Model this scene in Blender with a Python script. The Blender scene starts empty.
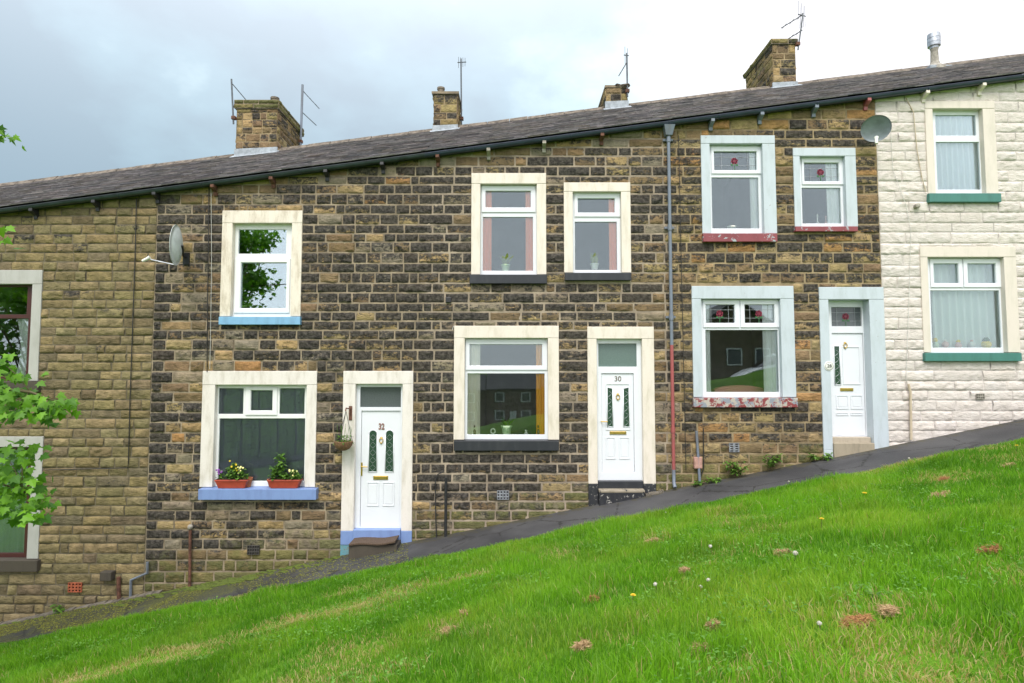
import bpy, math, random
import numpy as np
from mathutils import Vector, Matrix

random.seed(11)
rng = np.random.default_rng(11)
R = math.radians
SC = bpy.context.scene
COL = SC.collection

# ------------------------------------------------------------------ camera
F = 600.0            # focal length in pixels of the 1024 px wide photograph
D = 11.1             # camera to house fronts, metres (fronts lie in the plane y = 0)
PITCH = R(3.4)
_cp, _sp = math.cos(PITCH), math.sin(PITCH)


def _ray(px, py):
    u = (px - 512.0) / F
    v = (341.5 - py) / F
    return Vector((u, _cp - v * _sp, _sp + v * _cp))


_r = _ray(512, 521.6)
EYE = -_r.z / _r.y * D


def P(px, py, Y=0.0):
    """World point seen at a photo position, at depth plane y = Y."""
    d = _ray(px, py)
    t = (Y + D) / d.y
    return Vector((d.x * t, Y, EYE + d.z * t))


cam_data = bpy.data.cameras.new("camera")
cam_data.sensor_width = 36.0
cam_data.lens = F / 1024.0 * 36.0
cam_data.clip_start = 0.05
cam_data.clip_end = 3000.0
cam = bpy.data.objects.new("camera", cam_data)
COL.objects.link(cam)
cam.location = (0, -D, EYE)
cam.rotation_euler = (R(90) + PITCH, 0, 0)
SC.camera = cam

# ------------------------------------------------------------------ light
SUN_EL = R(54)
SUN_ROT = R(190)
world = bpy.data.worlds.new("World")
SC.world = world
world.use_nodes = True
_nt = world.node_tree
_nt.nodes.clear()
_out = _nt.nodes.new("ShaderNodeOutputWorld")
_bg = _nt.nodes.new("ShaderNodeBackground")
_bg.inputs["Strength"].default_value = 0.1
_sky = _nt.nodes.new("ShaderNodeTexSky")
_sky.sky_type = 'NISHITA'
_sky.sun_disc = False
_sky.sun_elevation = SUN_EL
_sky.sun_rotation = SUN_ROT
_tc = _nt.nodes.new("ShaderNodeTexCoord")
_sep = _nt.nodes.new("ShaderNodeSeparateXYZ")
_nt.links.new(_tc.outputs["Generated"], _sep.inputs[0])


def _wmath(op, a, b=None, clamp=False):
    n = _nt.nodes.new("ShaderNodeMath")
    n.operation = op
    n.use_clamp = clamp
    for i, s in enumerate((a, b)):
        if s is None:
            continue
        if isinstance(s, (int, float)):
            n.inputs[i].default_value = s
        else:
            _nt.links.new(s, n.inputs[i])
    return n.outputs[0]


def _wnoise(scale, detail, loc, stretch=(1, 1, 1)):
    mp = _nt.nodes.new("ShaderNodeMapping")
    mp.inputs["Location"].default_value = loc
    mp.inputs["Scale"].default_value = stretch
    _nt.links.new(_tc.outputs["Generated"], mp.inputs["Vector"])
    n = _nt.nodes.new("ShaderNodeTexNoise")
    n.inputs["Scale"].default_value = scale
    n.inputs["Detail"].default_value = detail
    n.inputs["Roughness"].default_value = 0.52
    _nt.links.new(mp.outputs[0], n.inputs["Vector"])
    return n.outputs[0]


# overcast cloud: grey-blue bank on the left, bright thin cloud on the right and overhead
_n1 = _wnoise(2.8, 7, (3.1, 0.4, 1.7), (1, 1, 2.0))
_n2 = _wnoise(5.5, 5, (0.3, 2.2, 5.1), (1, 1, 1.6))
_g = _wmath('ADD', _wmath('MULTIPLY', _sep.outputs["X"], 1.0), 0.36)
_g = _wmath('ADD', _g, _wmath('MULTIPLY', _wmath('SUBTRACT', _n1, 0.5), 1.8))
_g = _wmath('ADD', _g, _wmath('MULTIPLY', _wmath('SUBTRACT', _n2, 0.5), 1.1))
_ramp = _nt.nodes.new("ShaderNodeValToRGB")
_cr = _ramp.color_ramp
_cr.elements[0].position = 0.0
_cr.elements[0].color = (0.30, 0.43, 0.52, 1)
_cr.elements[1].position = 0.85
_cr.elements[1].color = (1.02, 1.0, 1.02, 1)
_e = _cr.elements.new(0.30)
_e.color = (0.37, 0.55, 0.65, 1)
_e = _cr.elements.new(0.52)
_e.color = (0.58, 0.79, 0.86, 1)
_nt.links.new(_g, _ramp.inputs[0])
# overcast skies are brightest overhead and around the veiled sun behind the camera
_back = _wmath('MAXIMUM', _wmath('MULTIPLY', _sep.outputs["Y"], -1.0), 0.0)
_up = _wmath('MAXIMUM', _sep.outputs["Z"], 0.0)
_up = _wmath('MULTIPLY', _up, _up)
_gain = _wmath('ADD', _wmath('ADD', 7.0, _wmath('MULTIPLY', _up, 13.0)), _wmath('MULTIPLY', _back, 7.0))
_neu = _nt.nodes.new("ShaderNodeMixRGB")
_neu.inputs[2].default_value = (0.86, 0.88, 0.94, 1)
_nt.links.new(_wmath('ADD', _wmath('MULTIPLY', _up, 1.8), _wmath('MULTIPLY', _back, 1.3), True), _neu.inputs[0])
_nt.links.new(_ramp.outputs[0], _neu.inputs[1])
_mul = _nt.nodes.new("ShaderNodeVectorMath")
_mul.operation = 'SCALE'
_nt.links.new(_neu.outputs[0], _mul.inputs[0])
_nt.links.new(_gain, _mul.inputs["Scale"])
_mix = _nt.nodes.new("ShaderNodeMixRGB")
_mix.inputs[0].default_value = 0.92
_nt.links.new(_sky.outputs[0], _mix.inputs[1])
_nt.links.new(_mul.outputs[0], _mix.inputs[2])
_nt.links.new(_mix.outputs[0], _bg.inputs["Color"])
_nt.links.new(_bg.outputs[0], _out.inputs["Surface"])

sun_data = bpy.data.lights.new("sun", 'SUN')
sun_data.energy = 1.9
sun_data.angle = R(25)
sun_data.color = (1.0, 0.95, 0.88)
sun = bpy.data.objects.new("sun", sun_data)
COL.objects.link(sun)
sun.rotation_euler = (R(90) - SUN_EL, 0, R(-10))
sun.location = (0, -20, 30)

vs = SC.view_settings
vs.view_transform = 'Standard'
vs.look = 'None'
vs.gamma = 1.0
vs.exposure = 0.52
vs.use_curve_mapping = False
try:
    SC.cycles.max_bounces = 8
    SC.cycles.transparent_max_bounces = 12
    SC.cycles.use_denoising = True
except Exception:
    pass


# ------------------------------------------------------------------ materials
class NT:
    """Small node-tree helper."""

    def __init__(self, name):
        self.m = bpy.data.materials.new(name)
        self.m.use_nodes = True
        self.t = self.m.node_tree
        self.t.nodes.clear()
        self.out = self.t.nodes.new("ShaderNodeOutputMaterial")
        self.b = self.t.nodes.new("ShaderNodeBsdfPrincipled")
        self.t.links.new(self.b.outputs[0], self.out.inputs[0])
        self.pos = self.t.nodes.new("ShaderNodeNewGeometry").outputs["Position"]

    def set(self, inp, s):
        if hasattr(s, "links"):
            self.t.links.new(s, inp)
        elif isinstance(s, (tuple, list)) and len(s) == 3 and len(inp.default_value) == 4:
            inp.default_value = (*s, 1)
        else:
            inp.default_value = s

    def noise(self, scale, detail=4, rough=0.55, stretch=None, dist=0.0, loc=(0, 0, 0)):
        n = self.t.nodes.new("ShaderNodeTexNoise")
        n.inputs["Scale"].default_value = scale
        n.inputs["Detail"].default_value = detail
        n.inputs["Roughness"].default_value = rough
        n.inputs["Distortion"].default_value = dist
        mp = self.t.nodes.new("ShaderNodeMapping")
        mp.inputs["Scale"].default_value = stretch or (1, 1, 1)
        mp.inputs["Location"].default_value = loc
        self.t.links.new(self.pos, mp.inputs[0])
        self.t.links.new(mp.outputs[0], n.inputs["Vector"])
        return n.outputs[0]

    def math(self, op, a, b=0.0, clamp=False):
        n = self.t.nodes.new("ShaderNodeMath")
        n.operation = op
        n.use_clamp = clamp
        self.set(n.inputs[0], a)
        self.set(n.inputs[1], b)
        return n.outputs[0]

    def step(self, v, lo, hi, a=0.0, b=1.0):
        n = self.t.nodes.new("ShaderNodeMapRange")
        n.interpolation_type = 'SMOOTHSTEP'
        self.set(n.inputs[0], v)
        self.set(n.inputs[1], lo)
        self.set(n.inputs[2], hi)
        n.inputs[3].default_value = a
        n.inputs[4].default_value = b
        return n.outputs[0]

    def mix(self, fac, a, b, mode='MIX'):
        n = self.t.nodes.new("ShaderNodeMixRGB")
        n.blend_type = mode
        self.set(n.inputs[0], fac)
        self.set(n.inputs[1], a)
        self.set(n.inputs[2], b)
        return n.outputs[0]

    def attr(self, name, out="Fac"):
        n = self.t.nodes.new("ShaderNodeAttribute")
        n.attribute_name = name
        return n.outputs[out]

    def bump(self, h, strength=0.3, dist=0.01):
        n = self.t.nodes.new("ShaderNodeBump")
        n.inputs["Strength"].default_value = strength
        n.inputs["Distance"].default_value = dist
        self.set(n.inputs["Height"], h)
        self.t.links.new(n.outputs[0], self.b.inputs["Normal"])

    def base(self, c):
        self.set(self.b.inputs["Base Color"], c)

    def rough(self, r):
        self.set(self.b.inputs["Roughness"], r)

    def spec(self, s):
        self.b.inputs["Specular IOR Level"].default_value = s


def m_paint(name, col, stain=None, amt=0.5, rough=0.45, chip=None, chip_amt=0.5, scale=6.0, bump=0.15, chip2=None):
    """Painted surface: streaky weather stains and, where given, flaked-off paint."""
    n = NT(name)
    c = col
    st = stain or tuple(x * 0.7 for x in col)
    f1 = n.noise(scale * 0.6, 7, 0.66, stretch=(2.2, 2.2, 0.55))
    f2 = n.noise(scale * 7, 4, 0.6)
    fac = n.math('MULTIPLY', n.step(f1, 0.42, 0.75), amt)
    fac = n.math('ADD', fac, n.math('MULTIPLY', n.step(f2, 0.45, 0.9), amt * 0.5), True)
    c = n.mix(fac, col, st)
    if chip:
        k = n.noise(scale * 3.2, 7, 0.68, dist=0.4, loc=(4, 1, 2))
        c = n.mix(n.step(k, 0.70 - chip_amt * 0.4, 0.73 - chip_amt * 0.4), c, chip)
    if chip2:
        k = n.noise(scale * 2.6, 7, 0.7, dist=0.3, loc=(9, 3, 7))
        c = n.mix(n.step(k, 0.52, 0.55), c, chip2)
    n.base(c)
    n.rough(rough)
    n.bump(n.noise(scale * 14, 4), bump, 0.004)
    return n.m


def m_plain(name, col, rough=0.5, metal=0.0, var=0.25, scale=12, bump=0.1, spec=0.5):
    n = NT(name)
    f = n.noise(scale, 5, 0.6)
    dark = tuple(x * (1 - var) for x in col)
    lite = tuple(min(1, x * (1 + var)) for x in col)
    n.base(n.mix(n.step(f, 0.3, 0.7), dark, lite))
    n.rough(rough)
    n.spec(spec)
    n.b.inputs["Metallic"].default_value = metal
    if bump:
        n.bump(n.noise(scale * 6, 3), bump, 0.003)
    return n.m


def m_stone(name, fine=55, bump=0.55, paint=None):
    """Sandstone; per-stone attributes: tint (colour), soot, moss."""
    n = NT(name)
    tint = n.attr("tint", "Color")
    soot = n.attr("soot")
    moss = n.attr("moss")
    a = n.noise(5.0, 5, 0.6)
    b = n.noise(26.0, 5, 0.65)
    c = n.mix(n.step(a, 0.3, 0.72), n.mix(1.0, tint, (0.92, 0.91, 0.88) if paint else (0.72, 0.70, 0.66), 'MULTIPLY'), n.mix(1.0, tint, (1.03, 1.03, 1.02) if paint else (1.22, 1.16, 1.05), 'MULTIPLY'))
    c = n.mix(n.math('MULTIPLY', n.step(b, 0.5, 0.75), 0.15 if paint else 0.55), c, n.mix(1.0, tint, (0.52, 0.46, 0.40), 'MULTIPLY'))
    if paint:
        w = n.noise(9.0, 6, 0.65, stretch=(1, 1, 1.8))
        c = n.mix(n.math('MULTIPLY', n.step(w, 0.56, 0.78), 0.5), c, (0.36, 0.325, 0.265))
    # soot crust: lies in patches, worn off in flakes
    k = n.noise(7.5, 7, 0.66, stretch=(1, 1, 2.1), dist=0.35)
    k2 = n.noise(30.0, 4, 0.6)
    lvl = n.math('ADD', n.math('MULTIPLY', n.math('SUBTRACT', k, 0.5), 1.7), n.math('MULTIPLY', n.math('SUBTRACT', k2, 0.5), 0.8))
    lvl = n.math('ADD', lvl, n.math('MULTIPLY', n.math('SUBTRACT', soot, 0.58), 1.35))
    f = n.math('MULTIPLY', n.step(lvl, -0.16, 0.17), 0.95)
    sootc = n.mix(n.step(n.noise(16.0, 5, 0.65), 0.35, 0.68), (0.018, 0.017, 0.017), (0.092, 0.082, 0.070))
    c = n.mix(f, c, sootc)
    g = n.noise(4.5, 6, 0.65, loc=(2, 2, 2))
    gm = n.math('MULTIPLY', n.step(n.math('ADD', g, n.math('SUBTRACT', moss, 0.5)), 0.42, 0.72), 0.75)
    c = n.mix(gm, c, n.mix(n.noise(22, 3), (0.075, 0.085, 0.020), (0.17, 0.165, 0.06)))
    n.base(c)
    n.rough(0.88)
    n.spec(0.25)
    n.bump(n.math('ADD', n.noise(fine, 6, 0.7), n.math('MULTIPLY', n.noise(fine * 0.3, 4, 0.6, stretch=(1, 1, 2.4)), 2.0)), bump, 0.03)
    return n.m


def m_mortar(name, col):
    n = NT(name)
    a = n.noise(3.0, 6, 0.6)
    b = n.noise(40.0, 4, 0.6)
    g = n.noise(1.1, 6, 0.7, loc=(3, 3, 3))
    c = n.mix(n.step(a, 0.3, 0.7), tuple(x * 0.62 for x in col), tuple(min(1, x * 1.15) for x in col))
    c = n.mix(n.math('MULTIPLY', n.step(b, 0.5, 0.8), 0.5), c, tuple(x * 0.5 for x in col))
    c = n.mix(n.math('MULTIPLY', n.step(g, 0.48, 0.68), 0.55), c, tuple(x * 0.33 for x in col))
    n.base(c)
    n.rough(0.95)
    n.spec(0.15)
    n.bump(n.noise(90, 4), 0.5, 0.006)
    return n.m


def m_slate(name):
    n = NT(name)
    t = n.attr("tint", "Color")
    a = n.noise(9.0, 5, 0.6)
    c = n.mix(n.step(a, 0.35, 0.75), n.mix(1, t, (0.75, 0.75, 0.75), 'MULTIPLY'), n.mix(1, t, (1.25, 1.2, 1.2), 'MULTIPLY'))
    li = n.noise(30.0, 5, 0.7)
    c = n.mix(n.math('MULTIPLY', n.step(li, 0.60, 0.74), 0.5), c, (0.24, 0.23, 0.20))
    mo = n.noise(2.2, 6, 0.7)
    c = n.mix(n.math('MULTIPLY', n.step(mo, 0.58, 0.74), 0.45), c, (0.10, 0.10, 0.05))
    n.base(c)
    n.rough(0.72)
    n.spec(0.22)
    n.bump(n.noise(35, 5, stretch=(1, 1, 1)), 0.35, 0.006)
    return n.m


def m_glass(name, refl=0.10, tint=(0.93, 0.96, 0.95)):
    n = NT(name)
    t = n.t
    t.nodes.remove(n.b)
    fr = t.nodes.new("ShaderNodeFresnel")
    fr.inputs[0].default_value = 1.45
    f = n.math('ADD', fr.outputs[0], refl, True)
    tr = t.nodes.new("ShaderNodeBsdfTransparent")
    tr.inputs[0].default_value = (*tint, 1)
    gl = t.nodes.new("ShaderNodeBsdfGlossy")
    gl.inputs["Roughness"].default_value = 0.0
    gl.inputs["Color"].default_value = (0.86, 0.97, 1.0, 1)  # blue put into the reflection colour to stand in for bluer sky
    bp = t.nodes.new("ShaderNodeBump")
    bp.inputs["Strength"].default_value = 0.03
    bp.inputs["Distance"].default_value = 0.004
    n.set(bp.inputs["Height"], n.noise(2.2, 2))
    t.links.new(bp.outputs[0], gl.inputs["Normal"])
    mx = t.nodes.new("ShaderNodeMixShader")
    n.set(mx.inputs[0], f)
    t.links.new(tr.outputs[0], mx.inputs[1])
    t.links.new(gl.outputs[0], mx.inputs[2])
    t.links.new(mx.outputs[0], n.out.inputs[0])
    return n.m


def m_frost(name, col):
    """Obscured bathroom-style glass."""
    n = NT(name)
    f = n.noise(60, 4, 0.6)
    n.base(n.mix(n.step(f, 0.3, 0.7), tuple(x * 0.75 for x in col), col))
    n.rough(0.12)
    n.b.inputs["IOR"].default_value = 1.5
    n.bump(f, 0.25, 0.003)
    return n.m


def m_leaf(name, c0, c1, trans=0.35, rough=0.5, attr=True):
    n = NT(name)
    t = n.t
    v = n.attr("tint") if attr else n.noise(20, 2)
    c = n.mix(v, c0, c1)
    n.base(c)
    n.rough(rough)
    n.spec(0.3)
    tl = t.nodes.new("ShaderNodeBsdfTranslucent")
    n.set(tl.inputs[0], n.mix(1, c, (1.15, 1.2, 0.7), 'MULTIPLY'))
    mx = t.nodes.new("ShaderNodeMixShader")
    mx.inputs[0].default_value = trans
    t.links.new(n.b.outputs[0], mx.inputs[1])
    t.links.new(tl.outputs[0], mx.inputs[2])
    t.links.new(mx.outputs[0], n.out.inputs[0])
    return n.m


def m_cloth(name, col, trans=0.4):
    n = NT(name)
    t = n.t
    c = n.mix(n.noise(30, 3, stretch=(4, 4, 0.3)), tuple(x * 0.85 for x in col), col)
    n.base(c)
    n.rough(0.9)
    n.spec(0.1)
    tl = t.nodes.new("ShaderNodeBsdfTranslucent")
    n.set(tl.inputs[0], c)
    mx = t.nodes.new("ShaderNodeMixShader")
    mx.inputs[0].default_value = trans
    t.links.new(n.b.outputs[0], mx.inputs[1])
    t.links.new(tl.outputs[0], mx.inputs[2])
    t.links.new(mx.outputs[0], n.out.inputs[0])
    return n.m


M = {}
M['stone'] = m_stone("sandstone")
M['stone_painted'] = m_stone("cream_painted_stone", 50, 0.4, paint=True)
M['mortar_grey'] = m_mortar("mortar_grey", (0.185, 0.155, 0.105))
M['mortar_mix'] = m_mortar("mortar_mix", (0.33, 0.265, 0.185))
M['mortar_pink'] = m_mortar("mortar_pink", (0.36, 0.292, 0.218))
M['mortar_buff'] = m_mortar("mortar_buff", (0.34, 0.26, 0.155))
M['mortar_cream'] = m_mortar("mortar_cream", (0.63, 0.57, 0.53))
M['slate'] = m_slate("stone_slate")
M['ridge'] = m_plain("ridge_stone", (0.15, 0.125, 0.10), 0.9, var=0.5, scale=8, bump=0.4, spec=0.2)
M['cream'] = m_paint("cream_paint", (0.74, 0.665, 0.575), (0.47, 0.42, 0.30), 0.55)
M['old_white'] = m_paint("old_white_paint", (0.76, 0.685, 0.58), (0.36, 0.28, 0.17), 0.65, chip=(0.30, 0.24, 0.15), chip_amt=0.12)
M['old_white_clean'] = m_paint("offwhite_paint", (0.75, 0.695, 0.64), (0.42, 0.37, 0.28), 0.55)
M['pale_blue'] = m_paint("pale_blue_paint", (0.51, 0.565, 0.605), (0.36, 0.41, 0.41), 0.5, chip=(0.24, 0.19, 0.17), chip_amt=0.06)
M['white_surround'] = m_paint("cream_surround", (0.68, 0.605, 0.525), (0.50, 0.46, 0.37), 0.5)
M['grey_surround'] = m_paint("grey_surround", (0.46, 0.45, 0.42), (0.30, 0.29, 0.25), 0.4)
M['upvc'] = m_plain("white_upvc", (0.735, 0.75, 0.785), 0.28, var=0.02, scale=3, bump=0.0)
M['timber_white'] = m_paint("white_timber", (0.80, 0.80, 0.79), (0.6, 0.58, 0.52), 0.2, rough=0.4)
M['redbrown'] = m_paint("red_brown_timber", (0.07, 0.02, 0.018), None, 0.4, rough=0.4)
M['sill_blue'] = m_paint("sky_blue_sill", (0.21, 0.42, 0.62), (0.13, 0.25, 0.38), 0.5, chip=(0.32, 0.33, 0.32), chip_amt=0.05)
M['violet_blue'] = m_paint("violet_blue_paint", (0.19, 0.28, 0.52), (0.13, 0.17, 0.36), 0.45, chip=(0.34, 0.34, 0.38), chip_amt=0.04)
M['black_paint'] = m_paint("black_paint", (0.018, 0.020, 0.026), (0.05, 0.05, 0.055), 0.5, rough=0.5)
M['black_worn'] = m_paint("worn_black_paint", (0.02, 0.021, 0.026), (0.06, 0.06, 0.06), 0.5, chip=(0.40, 0.38, 0.34), chip_amt=0.28)
M['step_worn'] = m_paint("worn_step", (0.34, 0.29, 0.22), (0.2, 0.17, 0.12), 0.6, chip=(0.03, 0.03, 0.035), chip_amt=0.30, scale=4)
M['red_peel'] = m_paint("peeling_red_paint", (0.24, 0.045, 0.05), (0.15, 0.03, 0.035), 0.5, chip=(0.44, 0.39, 0.34), chip_amt=0.54, chip2=(0.25, 0.27, 0.31), scale=3)
M['red_sill'] = m_paint("red_sill_paint", (0.25, 0.055, 0.065), (0.15, 0.03, 0.035), 0.6, chip=(0.36, 0.38, 0.40), chip_amt=0.34, scale=3)
M['green_sill'] = m_paint("sea_green_paint", (0.055, 0.19, 0.16), (0.03, 0.1, 0.08), 0.4)
M['stone_sill'] = m_paint("dark_stone_sill", (0.075, 0.062, 0.045), (0.04, 0.035, 0.03), 0.6, rough=0.9, bump=0.4)
M['turq'] = m_paint("turquoise_patch", (0.12, 0.30, 0.36), (0.22, 0.25, 0.18), 0.6, chip=(0.2, 0.19, 0.15), chip_amt=0.35)
M['bare_step'] = m_paint("bare_stone_step", (0.34, 0.29, 0.21), (0.2, 0.17, 0.12), 0.6, rough=0.9, bump=0.4)
M['plank'] = m_paint("step_boards", (0.42, 0.36, 0.28), (0.24, 0.2, 0.15), 0.6, rough=0.8)
M['gutter'] = m_plain("gutter_slate_blue", (0.030, 0.042, 0.070), 0.35, var=0.2, scale=5, bump=0.05)
M['gutter_green'] = m_plain("gutter_black_green", (0.030, 0.042, 0.047), 0.4, var=0.3, scale=5, bump=0.05)
M['iron'] = m_plain("black_iron", (0.02, 0.02, 0.022), 0.5, var=0.3, scale=20, bump=0.2)
M['rust'] = m_plain("rusty_iron", (0.12, 0.052, 0.032), 0.85, var=0.5, scale=18, bump=0.3)
M['grey_stone'] = m_plain("pale_stone", (0.30, 0.275, 0.23), 0.85, var=0.3, scale=18, bump=0.3)
M['pipe_grey'] = m_paint("pipe_grey_paint", (0.17, 0.20, 0.25), (0.14, 0.13, 0.13), 0.6, chip=(0.18, 0.10, 0.07), chip_amt=0.1)
M['pipe_red'] = m_paint("pipe_red_paint", (0.36, 0.085, 0.085), (0.22, 0.09, 0.08), 0.6, chip=(0.32, 0.30, 0.32), chip_amt=0.15)
M['pipe_cream'] = m_paint("pipe_cream_paint", (0.55, 0.46, 0.33), (0.30, 0.17, 0.10), 0.6)
M['steel'] = m_plain("galvanised_steel", (0.45, 0.47, 0.50), 0.4, metal=0.8, var=0.2, scale=15, bump=0.05)
M['aerial'] = m_plain("weathered_aluminium", (0.10, 0.11, 0.12), 0.5, metal=0.4, var=0.3, scale=15, bump=0.05)
M['dish'] = m_plain("dish_grey", (0.50, 0.54, 0.53), 0.5, var=0.12, scale=8, bump=0.03)
M['dish_dark'] = m_plain("dish_slate", (0.20, 0.23, 0.25), 0.45, var=0.15, scale=8, bump=0.03)
M['lead'] = m_plain("lead_flashing", (0.30, 0.33, 0.36), 0.5, var=0.25, scale=9, bump=0.1)
M['terracotta'] = m_plain("terracotta", (0.36, 0.12, 0.05), 0.8, var=0.25, scale=14, bump=0.15)
M['trough'] = m_plain("brick_red_plastic", (0.36, 0.055, 0.03), 0.45, var=0.15, scale=10, bump=0.03)
M['airbrick_red'] = m_plain("red_airbrick", (0.38, 0.10, 0.045), 0.85, var=0.25, scale=20, bump=0.2)
M['airbrick_grey'] = m_plain("grey_airbrick", (0.22, 0.23, 0.25), 0.8, var=0.3, scale=20, bump=0.2)
M['airbrick_dark'] = m_plain("dark_airbrick", (0.05, 0.045, 0.04), 0.8, var=0.3, scale=20, bump=0.2)
M['hole_shade'] = m_plain("painted_hole_shade", (0.006, 0.006, 0.006), 0.95, var=0.0, bump=0)
M['brass'] = m_plain("brass", (0.62, 0.42, 0.12), 0.3, metal=0.9, var=0.1, scale=20, bump=0.05)
M['bronze'] = m_plain("dark_bronze", (0.14, 0.10, 0.06), 0.4, metal=0.5, var=0.2, scale=20, bump=0.05)
M['black_plastic'] = m_plain("black_plastic", (0.015, 0.015, 0.017), 0.4, var=0.1, bump=0)
M['cable'] = m_plain("black_cable", (0.02, 0.018, 0.016), 0.6, var=0.2, bump=0)
M['cable_white'] = m_plain("pale_cable", (0.55, 0.54, 0.5), 0.6, var=0.2, bump=0)
M['meter'] = m_plain("faded_pink_box", (0.42, 0.24, 0.19), 0.7, var=0.2, scale=14)
M['mat'] = m_plain("brown_coir", (0.085, 0.055, 0.035), 0.95, var=0.4, scale=60, bump=0.6)
M['soil'] = m_plain("potting_soil", (0.03, 0.02, 0.012), 0.95, var=0.4, scale=60, bump=0.6)
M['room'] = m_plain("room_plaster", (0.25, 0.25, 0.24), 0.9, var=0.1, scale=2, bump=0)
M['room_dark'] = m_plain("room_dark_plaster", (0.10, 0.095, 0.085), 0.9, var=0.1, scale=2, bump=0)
M['glass'] = m_glass("window_glass", 0.055, (0.985, 0.995, 0.99))
M['glass_clear'] = m_glass("clear_glass", 0.015)
M['glass_mirror'] = m_glass("strong_mirror_glass", 0.27, (0.9, 0.95, 0.95))  # reflectance raised so the mirrored sky looks bright
M['frost_grey'] = m_frost("obscured_grey_glass", (0.10, 0.115, 0.12))
M['frost_green'] = m_frost("obscured_green_glass", (0.13, 0.19, 0.17))
M['frost_dark'] = m_frost("obscured_door_glass", (0.035, 0.075, 0.05))
M['lead_came'] = m_plain("lead_came", (0.35, 0.37, 0.38), 0.4, metal=0.5, var=0.1, bump=0)
M['rose'] = m_plain("red_stained_glass", (0.22, 0.02, 0.045), 0.25, var=0.3, scale=40, bump=0)
M['rose_leaf'] = m_plain("green_stained_glass", (0.04, 0.14, 0.05), 0.25, var=0.3, scale=40, bump=0)
M['c_white'] = m_cloth("white_net", (0.86, 0.87, 0.87), 0.08)
M['c_cream'] = m_cloth("cream_curtain", (0.86, 0.80, 0.64), 0.08)
M['c_orange'] = m_cloth("orange_curtain", (0.95, 0.45, 0.06), 0.08)
M['c_coral'] = m_cloth("coral_curtain", (0.97, 0.33, 0.18), 0.08)
M['c_grey'] = m_cloth("grey_blind", (0.24, 0.235, 0.29), 0.1)
M['c_teal'] = m_cloth("grey_green_curtain", (0.40, 0.47, 0.45), 0.2)
M['c_bluegrey'] = m_cloth("blue_grey_net", (0.84, 0.90, 0.95), 0.08)
M['c_mint'] = m_cloth("pale_green_net", (0.80, 0.88, 0.84), 0.08)
M['c_pink'] = m_cloth("dusty_pink_fabric", (0.72, 0.28, 0.29), 0.05)
M['ceramic'] = m_plain("white_ceramic", (0.78, 0.78, 0.72), 0.25, var=0.03, bump=0)
M['ceramic_mint'] = m_plain("pale_green_ceramic", (0.55, 0.68, 0.46), 0.3, var=0.05, bump=0)
M['yellow'] = m_plain("yellow_petal", (0.85, 0.62, 0.03), 0.6, var=0.15, scale=40, bump=0)
M['pale_yellow'] = m_plain("pale_yellow_petal", (0.82, 0.76, 0.30), 0.6, var=0.1, scale=40, bump=0)
M['purple'] = m_plain("purple_petal", (0.22, 0.05, 0.32), 0.6, var=0.2, scale=40, bump=0)
M['pinkfig'] = m_plain("pink_glaze", (0.72, 0.45, 0.40), 0.4, var=0.1, bump=0)
M['blades'] = m_leaf("plant_green", (0.055, 0.14, 0.018), (0.16, 0.30, 0.045), 0.3)
M['blades_yel'] = m_leaf("plant_lime", (0.20, 0.28, 0.04), (0.38, 0.42, 0.08), 0.3)
M['maple'] = m_leaf("maple_leaf", (0.045, 0.14, 0.010), (0.17, 0.37, 0.022), 0.4)
M['bark'] = m_plain("bark", (0.085, 0.07, 0.05), 0.95, var=0.45, scale=14, bump=0.7)
M['twig'] = m_plain("twig", (0.10, 0.085, 0.035), 0.85, var=0.3, scale=20, bump=0.2)
M['clock'] = m_plain("dandelion_down", (0.50, 0.47, 0.41), 0.95, var=0.1, scale=60, bump=0.3)


# ------------------------------------------------------------------ scene helpers
def wl(o):
    v = Vector(o.location)
    while o.parent:
        o = o.parent
        v = v + Vector(o.location)
    return v


def tag(o, label=None, cat=None, group=None, kind=None):
    if label:
        o["label"] = label
    if cat:
        o["category"] = cat
    if group:
        o["group"] = group
    if kind:
        o["kind"] = kind
    return o


def thing(name, label, cat, loc, group=None):
    o = bpy.data.objects.new(name, None)
    o.empty_display_size = 0.2
    COL.objects.link(o)
    o.location = loc
    return tag(o, label, cat, group)


def link_mesh(name, me, mats, parent, smooth, bevel, origin=None, sharp=40):
    for m in mats:
        me.materials.append(m)
    n = len(me.vertices)
    co = np.empty(n * 3, dtype=np.float32)
    me.vertices.foreach_get("co", co)
    co = co.reshape(-1, 3)
    lo, hi = co.min(0), co.max(0)
    c = Vector(((lo[0] + hi[0]) / 2, (lo[1] + hi[1]) / 2, lo[2])) if origin is None else Vector(origin)
    co -= np.array(c, dtype=np.float32)
    me.vertices.foreach_set("co", co.ravel())
    if smooth:
        me.polygons.foreach_set("use_smooth", np.ones(len(me.polygons), dtype=bool))
        if smooth == 'auto':
            me.set_sharp_from_angle(angle=R(sharp))
    me.update()
    o = bpy.data.objects.new(name, me)
    COL.objects.link(o)
    if parent:
        o.parent = parent
        o.location = c - wl(parent)
    else:
        o.location = c
    if bevel:
        b = o.modifiers.new("bevel", 'BEVEL')
        b.width = bevel
        b.segments = 2
        b.limit_method = 'ANGLE'
        b.angle_limit = R(40)
    return o


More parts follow.
